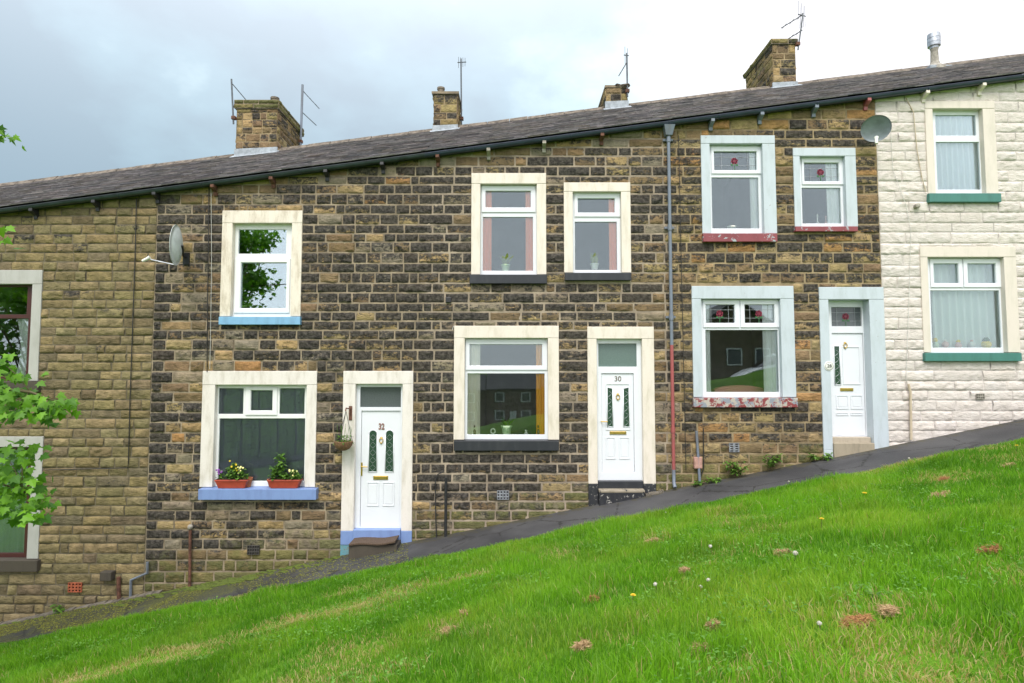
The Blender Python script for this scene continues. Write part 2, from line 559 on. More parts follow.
class MB:
    def __init__(self):
        self.v, self.f, self.m, self.t = [], [], [], []
        self.cur = 0
        self.tint = 0.5

    def add(self, vs_, fs_):
        b = len(self.v)
        self.v += [tuple(p) for p in vs_]
        self.t += [self.tint] * len(vs_)
        for q in fs_:
            self.f.append([b + i for i in q])
            self.m.append(self.cur)

    def box(self, x0, x1, y0, y1, z0, z1):
        self.add([(x0, y0, z0), (x1, y0, z0), (x1, y1, z0), (x0, y1, z0), (x0, y0, z1), (x1, y0, z1), (x1, y1, z1), (x0, y1, z1)],
                 [(0, 3, 2, 1), (4, 5, 6, 7), (0, 1, 5, 4), (1, 2, 6, 5), (2, 3, 7, 6), (3, 0, 4, 7)])

    def hexa(self, bottom, top):
        self.add(list(bottom) + list(top), [(0, 3, 2, 1), (4, 5, 6, 7), (0, 1, 5, 4), (1, 2, 6, 5), (2, 3, 7, 6), (3, 0, 4, 7)])

    def tube(self, pts, rad, sides=8, cap=True):
        pts = [Vector(p) for p in pts]
        n = len(pts)
        rr = rad if isinstance(rad, (list, tuple)) else [rad] * n
        vs_, fs_ = [], []
        ref = None
        for i, p in enumerate(pts):
            d = (pts[min(i + 1, n - 1)] - pts[max(i - 1, 0)]).normalized()
            if ref is None:
                ref = d.orthogonal().normalized()
            a = (ref - d * ref.dot(d))
            if a.length < 1e-6:
                a = d.orthogonal()
            a.normalize()
            ref = a
            b = d.cross(a)
            for k in range(sides):
                th = 2 * math.pi * k / sides
                vs_.append(p + (a * math.cos(th) + b * math.sin(th)) * rr[i])
        for i in range(n - 1):
            for k in range(sides):
                k2 = (k + 1) % sides
                fs_.append((i * sides + k, i * sides + k2, (i + 1) * sides + k2, (i + 1) * sides + k))
        if cap:
            fs_.append(tuple(range(sides - 1, -1, -1)))
            fs_.append(tuple((n - 1) * sides + k for k in range(sides)))
        self.add(vs_, fs_)

    def lathe(self, c, prof, sides=16, axis='z'):
        """prof: list of (radius, height)."""
        vs_, fs_ = [], []
        c = Vector(c)
        for r_, h_ in prof:
            for k in range(sides):
                th = 2 * math.pi * k / sides
                if axis == 'z':
                    vs_.append(c + Vector((r_ * math.cos(th), r_ * math.sin(th), h_)))
                elif axis == 'y':
                    vs_.append(c + Vector((r_ * math.cos(th), h_, -r_ * math.sin(th))))
                else:
                    vs_.append(c + Vector((h_, r_ * math.cos(th), r_ * math.sin(th))))
        n = len(prof)
        for i in range(n - 1):
            for k in range(sides):
                k2 = (k + 1) % sides
                fs_.append((i * sides + k, i * sides + k2, (i + 1) * sides + k2, (i + 1) * sides + k))
        fs_.append(tuple(range(sides - 1, -1, -1)))
        fs_.append(tuple((n - 1) * sides + k for k in range(sides)))
        self.add(vs_, fs_)

    def blob(self, c, r_, seg=8, rings=6, sq=(1, 1, 1), jit=0.0):
        vs_, fs_ = [], []
        c = Vector(c)
        for i in range(1, rings):
            ph = math.pi * i / rings
            for k in range(seg):
                th = 2 * math.pi * k / seg
                j = 1 + random.uniform(-jit, jit)
                vs_.append(c + Vector((r_ * sq[0] * math.sin(ph) * math.cos(th) * j, r_ * sq[1] * math.sin(ph) * math.sin(th) * j, -r_ * sq[2] * math.cos(ph) * j)))
        for i in range(rings - 2):
            for k in range(seg):
                k2 = (k + 1) % seg
                fs_.append((i * seg + k, i * seg + k2, (i + 1) * seg + k2, (i + 1) * seg + k))
        fs_.append(tuple(range(seg - 1, -1, -1)))
        fs_.append(tuple((rings - 2) * seg + k for k in range(seg)))
        self.add(vs_, fs_)

    def solid_grid(self, rect, holes, y0, y1):
        """Slab in the x-z plane (rect x0,x1,z0,z1) with rectangular holes, front y0, back y1."""
        xs = sorted({round(v, 5) for v in [rect[0], rect[1]] + [h[i] for h in holes for i in (0, 1)] if rect[0] - 1e-5 <= v <= rect[1] + 1e-5})
        zs = sorted({round(v, 5) for v in [rect[2], rect[3]] + [h[i] for h in holes for i in (2, 3)] if rect[2] - 1e-5 <= v <= rect[3] + 1e-5})
        nx, nz = len(xs) - 1, len(zs) - 1

        def solid(i, k):
            if not (0 <= i < nx and 0 <= k < nz):
                return False
            cx, cz = (xs[i] + xs[i + 1]) / 2, (zs[k] + zs[k + 1]) / 2
            return not any(h[0] < cx < h[1] and h[2] < cz < h[3] for h in holes)
        idx = {}
        vs_, fs_ = [], []

        def vid(i, k, s):
            if (i, k, s) not in idx:
                idx[(i, k, s)] = len(vs_)
                vs_.append((xs[i], y1 if s else y0, zs[k]))
            return idx[(i, k, s)]
        for i in range(nx):
            for k in range(nz):
                if not solid(i, k):
                    continue
                fs_.append((vid(i, k, 0), vid(i + 1, k, 0), vid(i + 1, k + 1, 0), vid(i, k + 1, 0)))
                fs_.append((vid(i, k, 1), vid(i, k + 1, 1), vid(i + 1, k + 1, 1), vid(i + 1, k, 1)))
                if not solid(i - 1, k):
                    fs_.append((vid(i, k, 0), vid(i, k + 1, 0), vid(i, k + 1, 1), vid(i, k, 1)))
                if not solid(i + 1, k):
                    fs_.append((vid(i + 1, k, 0), vid(i + 1, k, 1), vid(i + 1, k + 1, 1), vid(i + 1, k + 1, 0)))
                if not solid(i, k - 1):
                    fs_.append((vid(i, k, 0), vid(i, k, 1), vid(i + 1, k, 1), vid(i + 1, k, 0)))
                if not solid(i, k + 1):
                    fs_.append((vid(i, k + 1, 0), vid(i + 1, k + 1, 0), vid(i + 1, k + 1, 1), vid(i, k + 1, 1)))
        self.add(vs_, fs_)

    def build(self, name, mats, parent=None, smooth=False, bevel=0.0, tint=False, origin=None, sharp=40):
        if not isinstance(mats, (list, tuple)):
            mats = [mats]
        me = bpy.data.meshes.new(name)
        me.from_pydata(self.v, [], self.f)
        me.polygons.foreach_set("material_index", np.array(self.m, dtype=np.int32))
        if tint:
            a = me.attributes.new("tint", 'FLOAT', 'POINT')
            a.data.foreach_set("value", np.array(self.t, dtype=np.float32))
        return link_mesh(name, me, mats, parent, smooth, bevel, origin, sharp)


def hash3(i, j, k, s):
    h = (i.astype(np.int64) * 374761393 + j.astype(np.int64) * 668265263 + k.astype(np.int64) * 2147483647 + s * 1274126177) & 0xFFFFFFFF
    h = ((h ^ (h >> 13)) * 1274126177) & 0xFFFFFFFF
    h = (h ^ (h >> 16)) & 0xFFFF
    return h / 65535.0


def vnoise(p, scale, seed=0):
    q = np.asarray(p, dtype=np.float64) * scale
    i = np.floor(q).astype(np.int64)
    f = q - i
    f = f * f * (3 - 2 * f)
    r_ = 0.0
    for a in (0, 1):
        for b in (0, 1):
            for c in (0, 1):
                w = (f[:, 0] if a else 1 - f[:, 0]) * (f[:, 1] if b else 1 - f[:, 1]) * (f[:, 2] if c else 1 - f[:, 2])
                r_ = r_ + w * hash3(i[:, 0] + a, i[:, 1] + b, i[:, 2] + c, seed)
    return r_


def fnoise(p, scale, octs=3, seed=0):
    t, a, s = 0.0, 1.0, 0.0
    for o in range(octs):
        t = t + a * vnoise(p, scale * 2 ** o, seed + o * 17)
        s += a
        a *= 0.5
    return t / s


# ------------------------------------------------------------------ ground shape
_a, _b = P(0, 624), P(1024, 419)
SLX = (_b.z - _a.z) / (_b.x - _a.x)
Z0 = _a.z - SLX * _a.x
PAVW = 1.42


def zb(x):
    x = np.asarray(x, dtype=np.float64)
    a = np.abs(x)
    return Z0 + SLX * np.sign(x) * np.where(a < 11, a, 11 + 3 * np.tanh((a - 11) / 3))


def lawn_z(x, y):
    """Height of the terrain in front of the houses."""
    x = np.asarray(x, dtype=np.float64)
    y = np.asarray(y, dtype=np.float64)
    d = np.maximum(0.0, -PAVW - y)
    h = 0.11 * np.minimum(d, 8.5) - 0.14 * np.clip(d - 11.0, 0, 6) - 0.080 * np.clip(d - 17, 0, 60)
    h = h + np.clip((d - 100) / 300.0, 0, 1) ** 1.3 * 14.0
    edge = np.clip(d / 0.10, 0, 1)
    h = h - 0.05 + 0.085 * edge
    pts = np.stack([x.ravel(), y.ravel(), np.zeros(x.size)], 1)
    bump = (fnoise(pts, 0.9, 3, 5).reshape(x.shape) - 0.5) * 0.16 + (vnoise(pts, 4.5, 9).reshape(x.shape) - 0.5) * 0.035
    far = 1.0 - 0.85 * np.clip((d - 11.0) / 22.0, 0, 1)
    return Z0 + (zb(x) - Z0) * far + h + bump * edge * np.clip(d / 0.6, 0.25, 1)


# ------------------------------------------------------------------ setting
def grid_mesh(name, xs, ys, zfun, mat, kind='structure', smooth=True):
    X, Y = np.meshgrid(np.array(xs), np.array(ys))
    Z = zfun(X, Y)
    v = np.stack([X.ravel(), Y.ravel(), np.asarray(Z).ravel()], 1)
    nx, ny = len(xs), len(ys)
    ii, jj = np.meshgrid(np.arange(nx - 1), np.arange(ny - 1))
    b = (jj * nx + ii).ravel()
    f = np.stack([b, b + 1, b + nx + 1, b + nx], 1)
    me = bpy.data.meshes.new(name)
    me.from_pydata(v.tolist(), [], f.tolist())
    o = link_mesh(name, me, [mat], None, smooth, 0, origin=(0, 0, 0))
    return tag(o, kind=kind)


def m_lawn():
    n = NT("lawn_turf")
    a = n.noise(1.4, 5, 0.6)
    b = n.noise(12, 5, 0.65)
    c = n.mix(n.step(a, 0.3, 0.7), (0.07, 0.17, 0.010), (0.12, 0.25, 0.018))
    c = n.mix(n.math('MULTIPLY', n.step(b, 0.6, 0.78), 0.35), c, (0.13, 0.11, 0.04))
    n.base(c)
    n.rough(0.95)
    n.spec(0.1)
    n.bump(n.noise(45, 4), 0.8, 0.03)
    return n.m


def m_asphalt():
    n = NT("pavement_asphalt")
    a = n.noise(1.1, 5, 0.6)
    b = n.noise(160, 3, 0.6)
    c = n.mix(n.step(a, 0.3, 0.7), (0.040, 0.040, 0.043), (0.075, 0.074, 0.076))
    c = n.mix(n.math('MULTIPLY', n.step(b, 0.55, 0.75), 0.35), c, (0.17, 0.165, 0.16))
    sp = n.t.nodes.new("ShaderNodeSeparateXYZ")
    n.t.links.new(n.pos, sp.inputs[0])
    left = n.step(sp.outputs[0], 0.0, -6.0)
    wallside = n.step(sp.outputs[1], -0.75, -0.05)
    # moss and fallen tree flowers, thick downhill under the tree
    k = n.noise(34, 7, 0.8)
    k2 = n.noise(2.2, 4, 0.6)
    m = n.math('ADD', n.math('MULTIPLY', k, 0.75), n.math('MULTIPLY', k2, 0.45))
    m = n.math('ADD', m, n.math('MULTIPLY', n.math('SUBTRACT', left, 0.5), 0.34))
    c = n.mix(n.math('MULTIPLY', n.step(m, 0.70, 0.80), 0.9), c, n.mix(n.step(n.noise(60, 4), 0.4, 0.6), (0.030, 0.034, 0.012), (0.17, 0.18, 0.035)))
    vo = n.t.nodes.new("ShaderNodeTexVoronoi")
    vo.feature = 'DISTANCE_TO_EDGE'
    vo.inputs["Scale"].default_value = 0.9
    n.t.links.new(n.pos, vo.inputs["Vector"])
    ck = n.math('ADD', vo.outputs[0], n.math('MULTIPLY', n.math('SUBTRACT', n.noise(9, 5, 0.7), 0.5), 0.16))
    c = n.mix(n.step(n.math('ABSOLUTE', ck), 0.014, 0.004), c, (0.02, 0.02, 0.018))
    pt = n.noise(0.55, 2, 0.4, loc=(7, 1, 0))
    c = n.mix(n.math('MULTIPLY', n.step(pt, 0.53, 0.55), 0.35), c, (0.03, 0.03, 0.032))
    w = n.math('ADD', n.noise(7, 6, 0.7), n.math('MULTIPLY', n.math('SUBTRACT', wallside, 0.6), 0.45))
    c = n.mix(n.math('MULTIPLY', n.step(w, 0.60, 0.72), 0.6), c, (0.07, 0.062, 0.03))
    n.base(c)
    n.rough(0.72)
    n.spec(0.3)
    n.bump(n.noise(120, 4), 0.5, 0.006)
    return n.m


M['lawn'] = m_lawn()
M['asphalt'] = m_asphalt()
xs = list(np.concatenate([np.linspace(-420, -40, 20), np.linspace(-36, -15, 16), np.arange(-14.5, 14.6, 0.22), np.linspace(15, 36, 16), np.linspace(40, 420, 20)]))
ys = list(np.concatenate([np.linspace(-500, -60, 24), np.linspace(-56, -12, 34), np.arange(-11.6, -2.0, 0.2), np.arange(-1.98, -1.2, 0.06), np.linspace(-1.1, 12, 8), np.linspace(20, 300, 8)]))
ground = grid_mesh("ground", xs, ys, lawn_z, M['lawn'])
px_ = list(np.arange(-15, 15.01, 0.25))


def pave_z(X, Y):
    pts = np.stack([X.ravel(), Y.ravel(), np.zeros(X.size)], 1)
    return zb(X) + ((vnoise(pts, 0.9, 3) - 0.5) * 0.02).reshape(X.shape)


pavement = grid_mesh("pavement", px_, list(np.linspace(-PAVW - 0.06, 0.25, 9)), pave_z, M['asphalt'])
M['road'] = m_plain("road_asphalt", (0.06, 0.06, 0.062), 0.85, var=0.25, scale=3, bump=0.2)
road = grid_mesh("road", list(np.linspace(-40, 40, 60)), list(np.linspace(-20.5, -15.5, 12)), lambda X, Y: lawn_z(X * 0.999, Y) + 0.10, M['road'])


# ------------------------------------------------------------------ stonework
class Stones:
    """Collects coursed stones (each a pillowed, noisy block) and the mortar bed as one mesh."""

    def __init__(self):
        self.V, self.F, self.soot, self.tint, self.moss, self.mi = [], [], [], [], [], []
        self.nv = 0

    def block(self, u0, u1, w0, w1, topf, fmap, amp, depth, soot, tint, moss, seed, bed=-0.006):
        nu = int(np.clip(round((u1 - u0) / 0.030), 5, 26)) + 1
        nw = int(np.clip(round((w1 - w0) / 0.026), 5, 9)) + 1
        e = 0.011
        us = np.concatenate([[u0, u0 + e], np.linspace(u0, u1, nu + 2)[2:-2], [u1 - e, u1]]) if nu > 3 else np.linspace(u0, u1, nu)
        ts = np.concatenate([[0, e / (w1 - w0)], np.linspace(0, 1, nw + 2)[2:-2], [1 - e / (w1 - w0), 1]])
        U, T = np.meshgrid(us, ts)
        top = np.minimum(w1, topf(U)) if topf else np.full(U.shape, w1)
        if np.max(top) - w0 < 0.045:
            return
        top = np.maximum(top, w0 + 0.008)
        W = w0 + (top - w0) * T
        # wobble of the joints
        q = np.stack([U.ravel(), W.ravel(), np.full(U.size, seed * 3.17)], 1)
        U = U + ((vnoise(q, 7.0, 1) - 0.5) * 0.020 + (vnoise(q, 24.0, 11) - 0.5) * 0.010).reshape(U.shape)
        W = W + ((vnoise(q, 7.0, 2) - 0.5) * 0.019 + (vnoise(q, 24.0, 12) - 0.5) * 0.009).reshape(U.shape)
        eu = np.minimum(U - u0, u1 - U)
        ew = np.minimum(W - w0, top - W)
        ed = np.clip(np.minimum(eu, ew) / 0.017, 0, 1)
        prof = np.sqrt(np.clip(1 - (1 - ed) ** 2, 0, 1))
        nz = (fnoise(q, 9.0, 3, 4) - 0.45 + 0.5 * (vnoise(q, 26.0, 14) - 0.5)).reshape(U.shape)
        brow = 1.0 - np.abs(T - random.uniform(0.45, 0.7)) * 1.6
        rid = np.abs(fnoise(q * np.array([0.55, 1.6, 1.0]), 12.0, 2, 8) - 0.5).reshape(U.shape)
        tl = (vnoise(q, 2.2, 6) - 0.5).reshape(U.shape)
        d = -0.014 + prof * (0.014 + depth + amp * (1.7 * nz + 1.0 * tl - 1.0 * rid + 0.45 * brow))
        d = np.where(prof > 0.55, np.maximum(d, bed + 0.0035), d)
        pts = fmap(U.ravel(), W.ravel(), d.ravel())
        n, mw = U.shape[1], U.shape[0]
        ii, jj = np.meshgrid(np.arange(n - 1), np.arange(mw - 1))
        b = (jj * n + ii).ravel() + self.nv
        self.F.append(np.stack([b, b + 1, b + n + 1, b + n], 1))
        self.V.append(pts)
        k = len(pts)
        self.nv += k
        # soot holds on the upper ledges, the lower face is worn
        self.soot.append((soot + random.uniform(-0.08, 0.55) * (T - 0.55) * min(1.0, soot * 2.2) + 0.25 * nz * min(1.0, soot * 2)).ravel())
        self.moss.append(np.full(k, moss))
        self.tint.append(np.tile(tint, (k, 1)))
        self.mi.append(np.zeros((n - 1) * (mw - 1), dtype=np.int32))

    def quad(self, pts, mi=1):
        b = self.nv
        self.V.append(np.array(pts, dtype=np.float64))
        self.F.append(np.array([[b, b + 1, b + 2, b + 3]]))
        self.nv += 4
        self.soot.append(np.zeros(4))
        self.moss.append(np.zeros(4))
        self.tint.append(np.full((4, 3), 0.3))
        self.mi.append(np.array([mi], dtype=np.int32))

    def panel(self, u0, u1, w0, w1, holes, st, fmap, topf=None, mossf=None, sootf=None, w_start=None, courses=None, tooth=(0, 0)):
        """holes: list of (u0,u1,w0,w1)."""
        # mortar bed
        ub = sorted({u0, u1, *[min(max(h[i], u0), u1) for h in holes for i in (0, 1)], *np.linspace(u0, u1, 9)[1:-1]})
        wb = sorted({w0, w1, *[min(max(h[i], w0), w1) for h in holes for i in (2, 3)]})
        md = st.get('bed', -0.006)
        for i in range(len(ub) - 1):
            for k in range(len(wb) - 1):
                cu, cw = (ub[i] + ub[i + 1]) / 2, (wb[k] + wb[k + 1]) / 2
                if any(h[0] < cu < h[1] and h[2] < cw < h[3] for h in holes):
                    continue
                a_, b_, c_, d_ = ub[i], ub[i + 1], wb[k], wb[k + 1]
                ta, tb = d_, d_
                if topf:
                    ta, tb = min(d_, float(topf(np.array([a_]))[0])), min(d_, float(topf(np.array([b_]))[0]))
                    if ta <= c_ and tb <= c_:
                        continue
                    ta, tb = max(ta, c_), max(tb, c_)
                self.quad(fmap(np.array([a_, b_, b_, a_]), np.array([c_, c_, tb, ta]), np.array([md] * 4)))
        j = st['joint']
        w = w0 if w_start is None else w_start
        row = 0
        if courses:
            row = 0
            while courses[row + 1] <= w0:
                row += 1
            w = courses[row]
        while w < w1 - 0.03:
            hgt = random.uniform(*st['course']) if not courses else courses[row + 1] - courses[row]
            wt = min(w + hgt, w1) if not courses else w + hgt
            sg = 0.13 if row % 2 else -0.13
            ua, ub_ = u0 + (sg if tooth[0] else 0), u1 + (sg if tooth[1] else 0)
            if w1 - wt < 0.07 and not courses:
                wt = w1
            # pieces of this course outside the openings
            segs = []
            brk = sorted({ua, ub_, *[min(max(h[i], ua), ub_) for h in holes if h[3] > w and h[2] < wt for i in (0, 1)]})
            for a_, b_ in zip(brk[:-1], brk[1:]):
                cu = (a_ + b_) / 2
                lo, hi, skip = w, wt, False
                for h in holes:
                    if h[0] < cu < h[1] and h[3] > w and h[2] < wt:
                        if h[2] <= w + 0.03 and h[3] >= wt - 0.03:
                            skip = True
                        elif h[2] > w + 0.03:
                            hi = min(hi, h[2])
                        else:
                            lo = max(lo, h[3])
                if not skip and hi - lo > 0.03:
                    if segs and segs[-1][1] == a_ and segs[-1][2] == lo and segs[-1][3] == hi:
                        segs[-1][1] = b_
                    else:
                        segs.append([a_, b_, lo, hi])
            for a_, b_, lo, hi in segs:
                u = a_
                first = True
                while u < b_ - 0.02:
                    L = random.uniform(*st['length'])
                    if random.random() < 0.18:
                        L *= 0.62
                    if first and (row % 2):
                        L *= 0.6
                    first = False
                    e = u + L
                    if b_ - e < st['length'][0] * 0.55:
                        e = b_
                    if e - u > st['length'][1] * 1.35:
                        e = u + (e - u) / 2
                    cu, cw = (u + e) / 2, (lo + hi) / 2
                    s = st['soot'](cu, cw)
                    if sootf:
                        s = sootf(cu, cw, s)
                    if s > 0.12:
                        # soot and damp lie in drifts that run across the courses
                        s += (fnoise(np.array([[cu * 1.0, cw * 0.55, 3.3]]), 1.0, 3, 71)[0] - 0.5) * 0.55
                        for h in holes:
                            if h[0] - 0.05 < cu < h[1] + 0.05 and 0 < h[2] - cw < 0.45:
                                s += 0.14 * (1 - (h[2] - cw) / 0.45)
                    tn = st['tint']()
                    mo = mossf(cu, cw) if mossf else 0.0
                    self.block(u + j / 2, e - j / 2, lo + j / 2, hi - j / 2, (lambda U: topf(U) - 0.01) if topf else None, fmap,
                               st['amp'] * random.uniform(0.6, 1.3), random.uniform(*st['depth']), s, tn, mo, random.random() * 50, md)
                    u = e
            w = wt
            row += 1

    def build(self, name, mats, parent):
        v = np.concatenate(self.V)
        f = np.concatenate(self.F)
        me = bpy.data.meshes.new(name)
        me.vertices.add(len(v))
        me.vertices.foreach_set("co", v.ravel().astype(np.float32))
        me.loops.add(f.size)
        me.loops.foreach_set("vertex_index", f.ravel().astype(np.int32))
        me.polygons.add(len(f))
        me.polygons.foreach_set("loop_start", np.arange(0, f.size, 4, dtype=np.int32))
        me.polygons.foreach_set("material_index", np.concatenate(self.mi))
        me.update(calc_edges=True)
        for nm, dat in (("soot", self.soot), ("moss", self.moss)):
            a = me.attributes.new(nm, 'FLOAT', 'POINT')
            a.data.foreach_set("value", np.concatenate(dat).astype(np.float32))
        t = np.concatenate(self.tint)
        a = me.attributes.new("tint", 'FLOAT_COLOR', 'POINT')
        a.data.foreach_set("color", np.concatenate([t, np.ones((len(t), 1))], 1).ravel().astype(np.float32))
        return link_mesh(name, me, mats, parent, True, 0)


def front_map(u, w, d):
    return np.stack([u, -d, w], 1)


def jit(c, v=0.15, h=0.06):
    k = 1 + random.uniform(-v, v)
    return np.clip(np.array([c[0] * k * (1 + random.uniform(-h, h)), c[1] * k, c[2] * k * (1 + random.uniform(-h, h))]), 0.01, 0.9)


def pick(*opts):
    def f():
        r_ = random.random() * sum(o[0] for o in opts)
        for wgt, c in opts:
            r_ -= wgt
            if r_ <= 0:
                return jit(c)
        return jit(opts[-1][1])
    return f


BUFF, BROWN, ORANGE, GREYB, OLIVE = (0.34, 0.255, 0.135), (0.215, 0.155, 0.092), (0.36, 0.215, 0.095), (0.24, 0.205, 0.155), (0.27, 0.215, 0.105)


def sootmix(p, lo=(0.0, 0.4), hi=(0.72, 1.05)):
    return lambda u, w: random.uniform(*hi) if random.random() < p else random.uniform(*lo)


ST = {
    'tan': dict(course=(0.150, 0.195), length=(0.24, 0.66), joint=0.017, amp=0.021, depth=(-0.002, 0.010), soot=sootmix(0.05, (0.0, 0.28), (0.4, 0.6)), tint=pick((4, (0.235, 0.195, 0.105)), (3, (0.275, 0.222, 0.125)), (1.5, (0.195, 0.158, 0.100))), bed=-0.009),  # tints lowered to carry the tree's shade on this front
    'mixed': dict(course=(0.155, 0.205), length=(0.26, 0.58), joint=0.021, amp=0.027, depth=(-0.001, 0.010), soot=sootmix(0.44, (0.30, 0.63), (0.62, 0.92)), tint=pick((3, BUFF), (4, BROWN), (0.25, ORANGE), (2, GREYB)), bed=-0.004),
    'dark': dict(course=(0.165, 0.205), length=(0.28, 0.70), joint=0.024, amp=0.023, depth=(-0.003, 0.006), soot=sootmix(0.62, (0.46, 0.70), (0.70, 0.98)), tint=pick((3, BUFF), (4, BROWN), (3, GREYB)), bed=-0.003),
    'brown': dict(course=(0.16, 0.20), length=(0.28, 0.62), joint=0.022, amp=0.024, depth=(-0.002, 0.008), soot=sootmix(0.46, (0.36, 0.66), (0.62, 0.94)), tint=pick((4, BUFF), (0.9, ORANGE), (3, BROWN)), bed=-0.004),
    'white': dict(course=(0.175, 0.215), length=(0.40, 1.0), joint=0.007, amp=0.021, depth=(-0.003, 0.008), soot=sootmix(0.0, (0.0, 0.02)), tint=lambda: jit((0.655, 0.595, 0.555), 0.06, 0.01), bed=-0.004),
    'stack': dict(course=(0.16, 0.22), length=(0.22, 0.50), joint=0.018, amp=0.024, depth=(0.0, 0.010), soot=sootmix(0.30, (0.25, 0.6), (0.62, 0.85)), tint=pick((3, BUFF), (3, BROWN), (3, OLIVE))),
}

# ------------------------------------------------------------------ roof and eaves lines
GY = -0.13                       # gutter axis depth
_e0, _e1 = P(0, 214.0, GY), P(1024, 79.5, GY)
RY = 4.1                         # ridge depth
_r0, _r1 = P(50, 180.5, RY), P(1024, 56.5, RY)


def eave(x):                     # underside of the gutter
    return _e0.z + (np.asarray(x) - _e0.x) * (_e1.z - _e0.z) / (_e1.x - _e0.x)


def ridge(x):
    return _r0.z + (np.asarray(x) - _r0.x) * (_r1.z - _r0.z) / (_r1.x - _r0.x)


def roof_z(x, y):
    a = eave(x) + 0.112
    t = (y - (GY - 0.03)) / (RY - (GY - 0.03))
    return a + (ridge(x) - a) * t


def wall_top(x):
    return eave(x) + 0.085


BND = [P(-330, 400).x, P(150.5, 400).x, P(424, 400).x, P(672, 300).x, P(880.5, 250).x, P(1250, 300).x]

HOUSES = []
HL = ["tan sandstone terraced house at the downhill end, behind the maple branch",
      "terraced house of mixed tan and sooty stone with red flower troughs on its violet sill",
      "terraced house of soot-black stone with cream window surrounds and door numbered 30",
      "terraced house of brown stone with pale blue window surrounds and peeling red sills",
      "terraced house with cream painted stone front and sea green sills"]
for i in range(5):
    xm = (BND[i] + BND[i + 1]) / 2
    HOUSES.append(thing("terraced_house", HL[i], "house", (xm, 0.0, float(zb(xm))), "houses of the stone terrace"))
H0, H1, H2, H3, H4 = HOUSES
holes = {i: [] for i in range(5)}


def rect(px0, px1, pyt, pyb, Y):
    a, b = P(px0, (pyt + pyb) / 2, Y), P(px1, (pyt + pyb) / 2, Y)
    t, m = P((px0 + px1) / 2, pyt, Y), P((px0 + px1) / 2, pyb, Y)
    return (a.x, b.x, m.z, t.z)


FY = 0.085


def surround(parent, outer, inner, mat, foot=None, front=-0.022, back=0.17):
    """Painted stone lintel and jambs round an opening (jambs reach z = foot if given)."""
    mb = MB()
    z0 = inner[2] if foot is None else foot
    lint = (outer[0], outer[1], inner[3], outer[3])
    mb.box(lint[0], lint[1], front - 0.004, back, lint[2], lint[3])
    mb.box(outer[0], inner[0], front, back, z0, inner[3] - 0.0015)
    mb.box(inner[1], outer[1], front, back, z0, inner[3] - 0.0015)
    return mb.build("surround", mat, parent, bevel=0.008)


def room(house, inner, mat, depth=2.6, grow=0.5):
    """Plastered room behind an opening (opening is the inner rect)."""
    x0, x1, z0, z1 = inner[0] - grow, inner[1] + grow, inner[2] - 0.45, inner[3] + 0.25
    mb = MB()
    y0, y1 = 0.171, depth
    mb.solid_grid((x0, x1, z0, z1), [inner], y0 - 0.001, y0)
    v = [(x0, y0, z0), (x1, y0, z0), (x1, y1, z0), (x0, y1, z0), (x0, y0, z1), (x1, y0, z1), (x1, y1, z1), (x0, y1, z1)]
    mb.add(v, [(0, 1, 2, 3), (4, 7, 6, 5), (1, 5, 6, 2), (2, 6, 7, 3), (3, 7, 4, 0)])
    return mb.build("room_wall", mat, house)


def window(hi, outer, inner, panes, sill, m_sur, m_sill, sashes=(), m_frame='upvc', m_glass_='glass', m_room='room', sill_out=0.085):
    """All rectangles in photo pixels (x0, x1, top, bottom)."""
    house = HOUSES[hi]
    O = rect(*outer, -0.02)
    I = rect(*inner, -0.02)
    S = rect(*sill, -sill_out)
    I = (I[0], I[1], S[3], I[3])
    holes[hi].append((O[0] + 0.012, O[1] - 0.012, S[2] + 0.012, O[3] - 0.012))
    pr = [rect(*p, FY) for p in panes]
    mb = MB()
    fr = (I[0] - 0.004, I[1] + 0.004, I[2] - 0.004, I[3] + 0.004)
    mb.solid_grid(fr, pr, FY, FY + 0.045)
    w = mb.build("window", M[m_frame], house, bevel=0.006)
    for s, p in sashes:
        s_, p_ = rect(*s, FY), rect(*p, FY)
        mb = MB()
        mb.solid_grid(s_, [p_], FY - 0.022, FY - 0.001)
        # weather bead round the glass
        b = (p_[0] - 0.004, p_[1] + 0.004, p_[2] - 0.004, p_[3] + 0.004)
        mb.solid_grid(b, [(p_[0] + 0.006, p_[1] - 0.006, p_[2] + 0.006, p_[3] - 0.006)], FY - 0.012, FY + 0.02)
        mb.build("sash", M[m_frame], w, bevel=0.006)
    mb = MB()
    for p in pr:
        mb.box(p[0] - 0.01, p[1] + 0.01, FY + 0.026, FY + 0.032, p[2] - 0.01, p[3] + 0.01)
    mb.build("glazing", M[m_glass_], w)
    surround(w, O, I, M[m_sur])
    mb = MB()
    mb.hexa([(S[0], -sill_out, S[2]), (S[1], -sill_out, S[2]), (S[1], 0.17, S[2]), (S[0], 0.17, S[2])],
            [(S[0], -sill_out, S[3] - 0.012), (S[1], -sill_out, S[3] - 0.012), (S[1], 0.17, S[3] - 0.001), (S[0], 0.17, S[3] - 0.001)])
    mb.build("sill", M[m_sill], w, bevel=0.007)
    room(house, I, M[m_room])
    return w, I, pr, S


# --- house behind the maple (downhill end)
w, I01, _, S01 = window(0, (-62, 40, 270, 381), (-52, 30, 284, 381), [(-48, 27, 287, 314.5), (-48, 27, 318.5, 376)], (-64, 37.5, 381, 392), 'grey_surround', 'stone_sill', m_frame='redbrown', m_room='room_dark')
w, I00, _, S00 = window(0, (-65, 40.5, 436.5, 560), (-54, 29, 447, 560), [(-50, 26, 450, 553)], (-67, 37, 560, 572), 'grey_surround', 'stone_sill', m_frame='redbrown', m_room='room_dark')
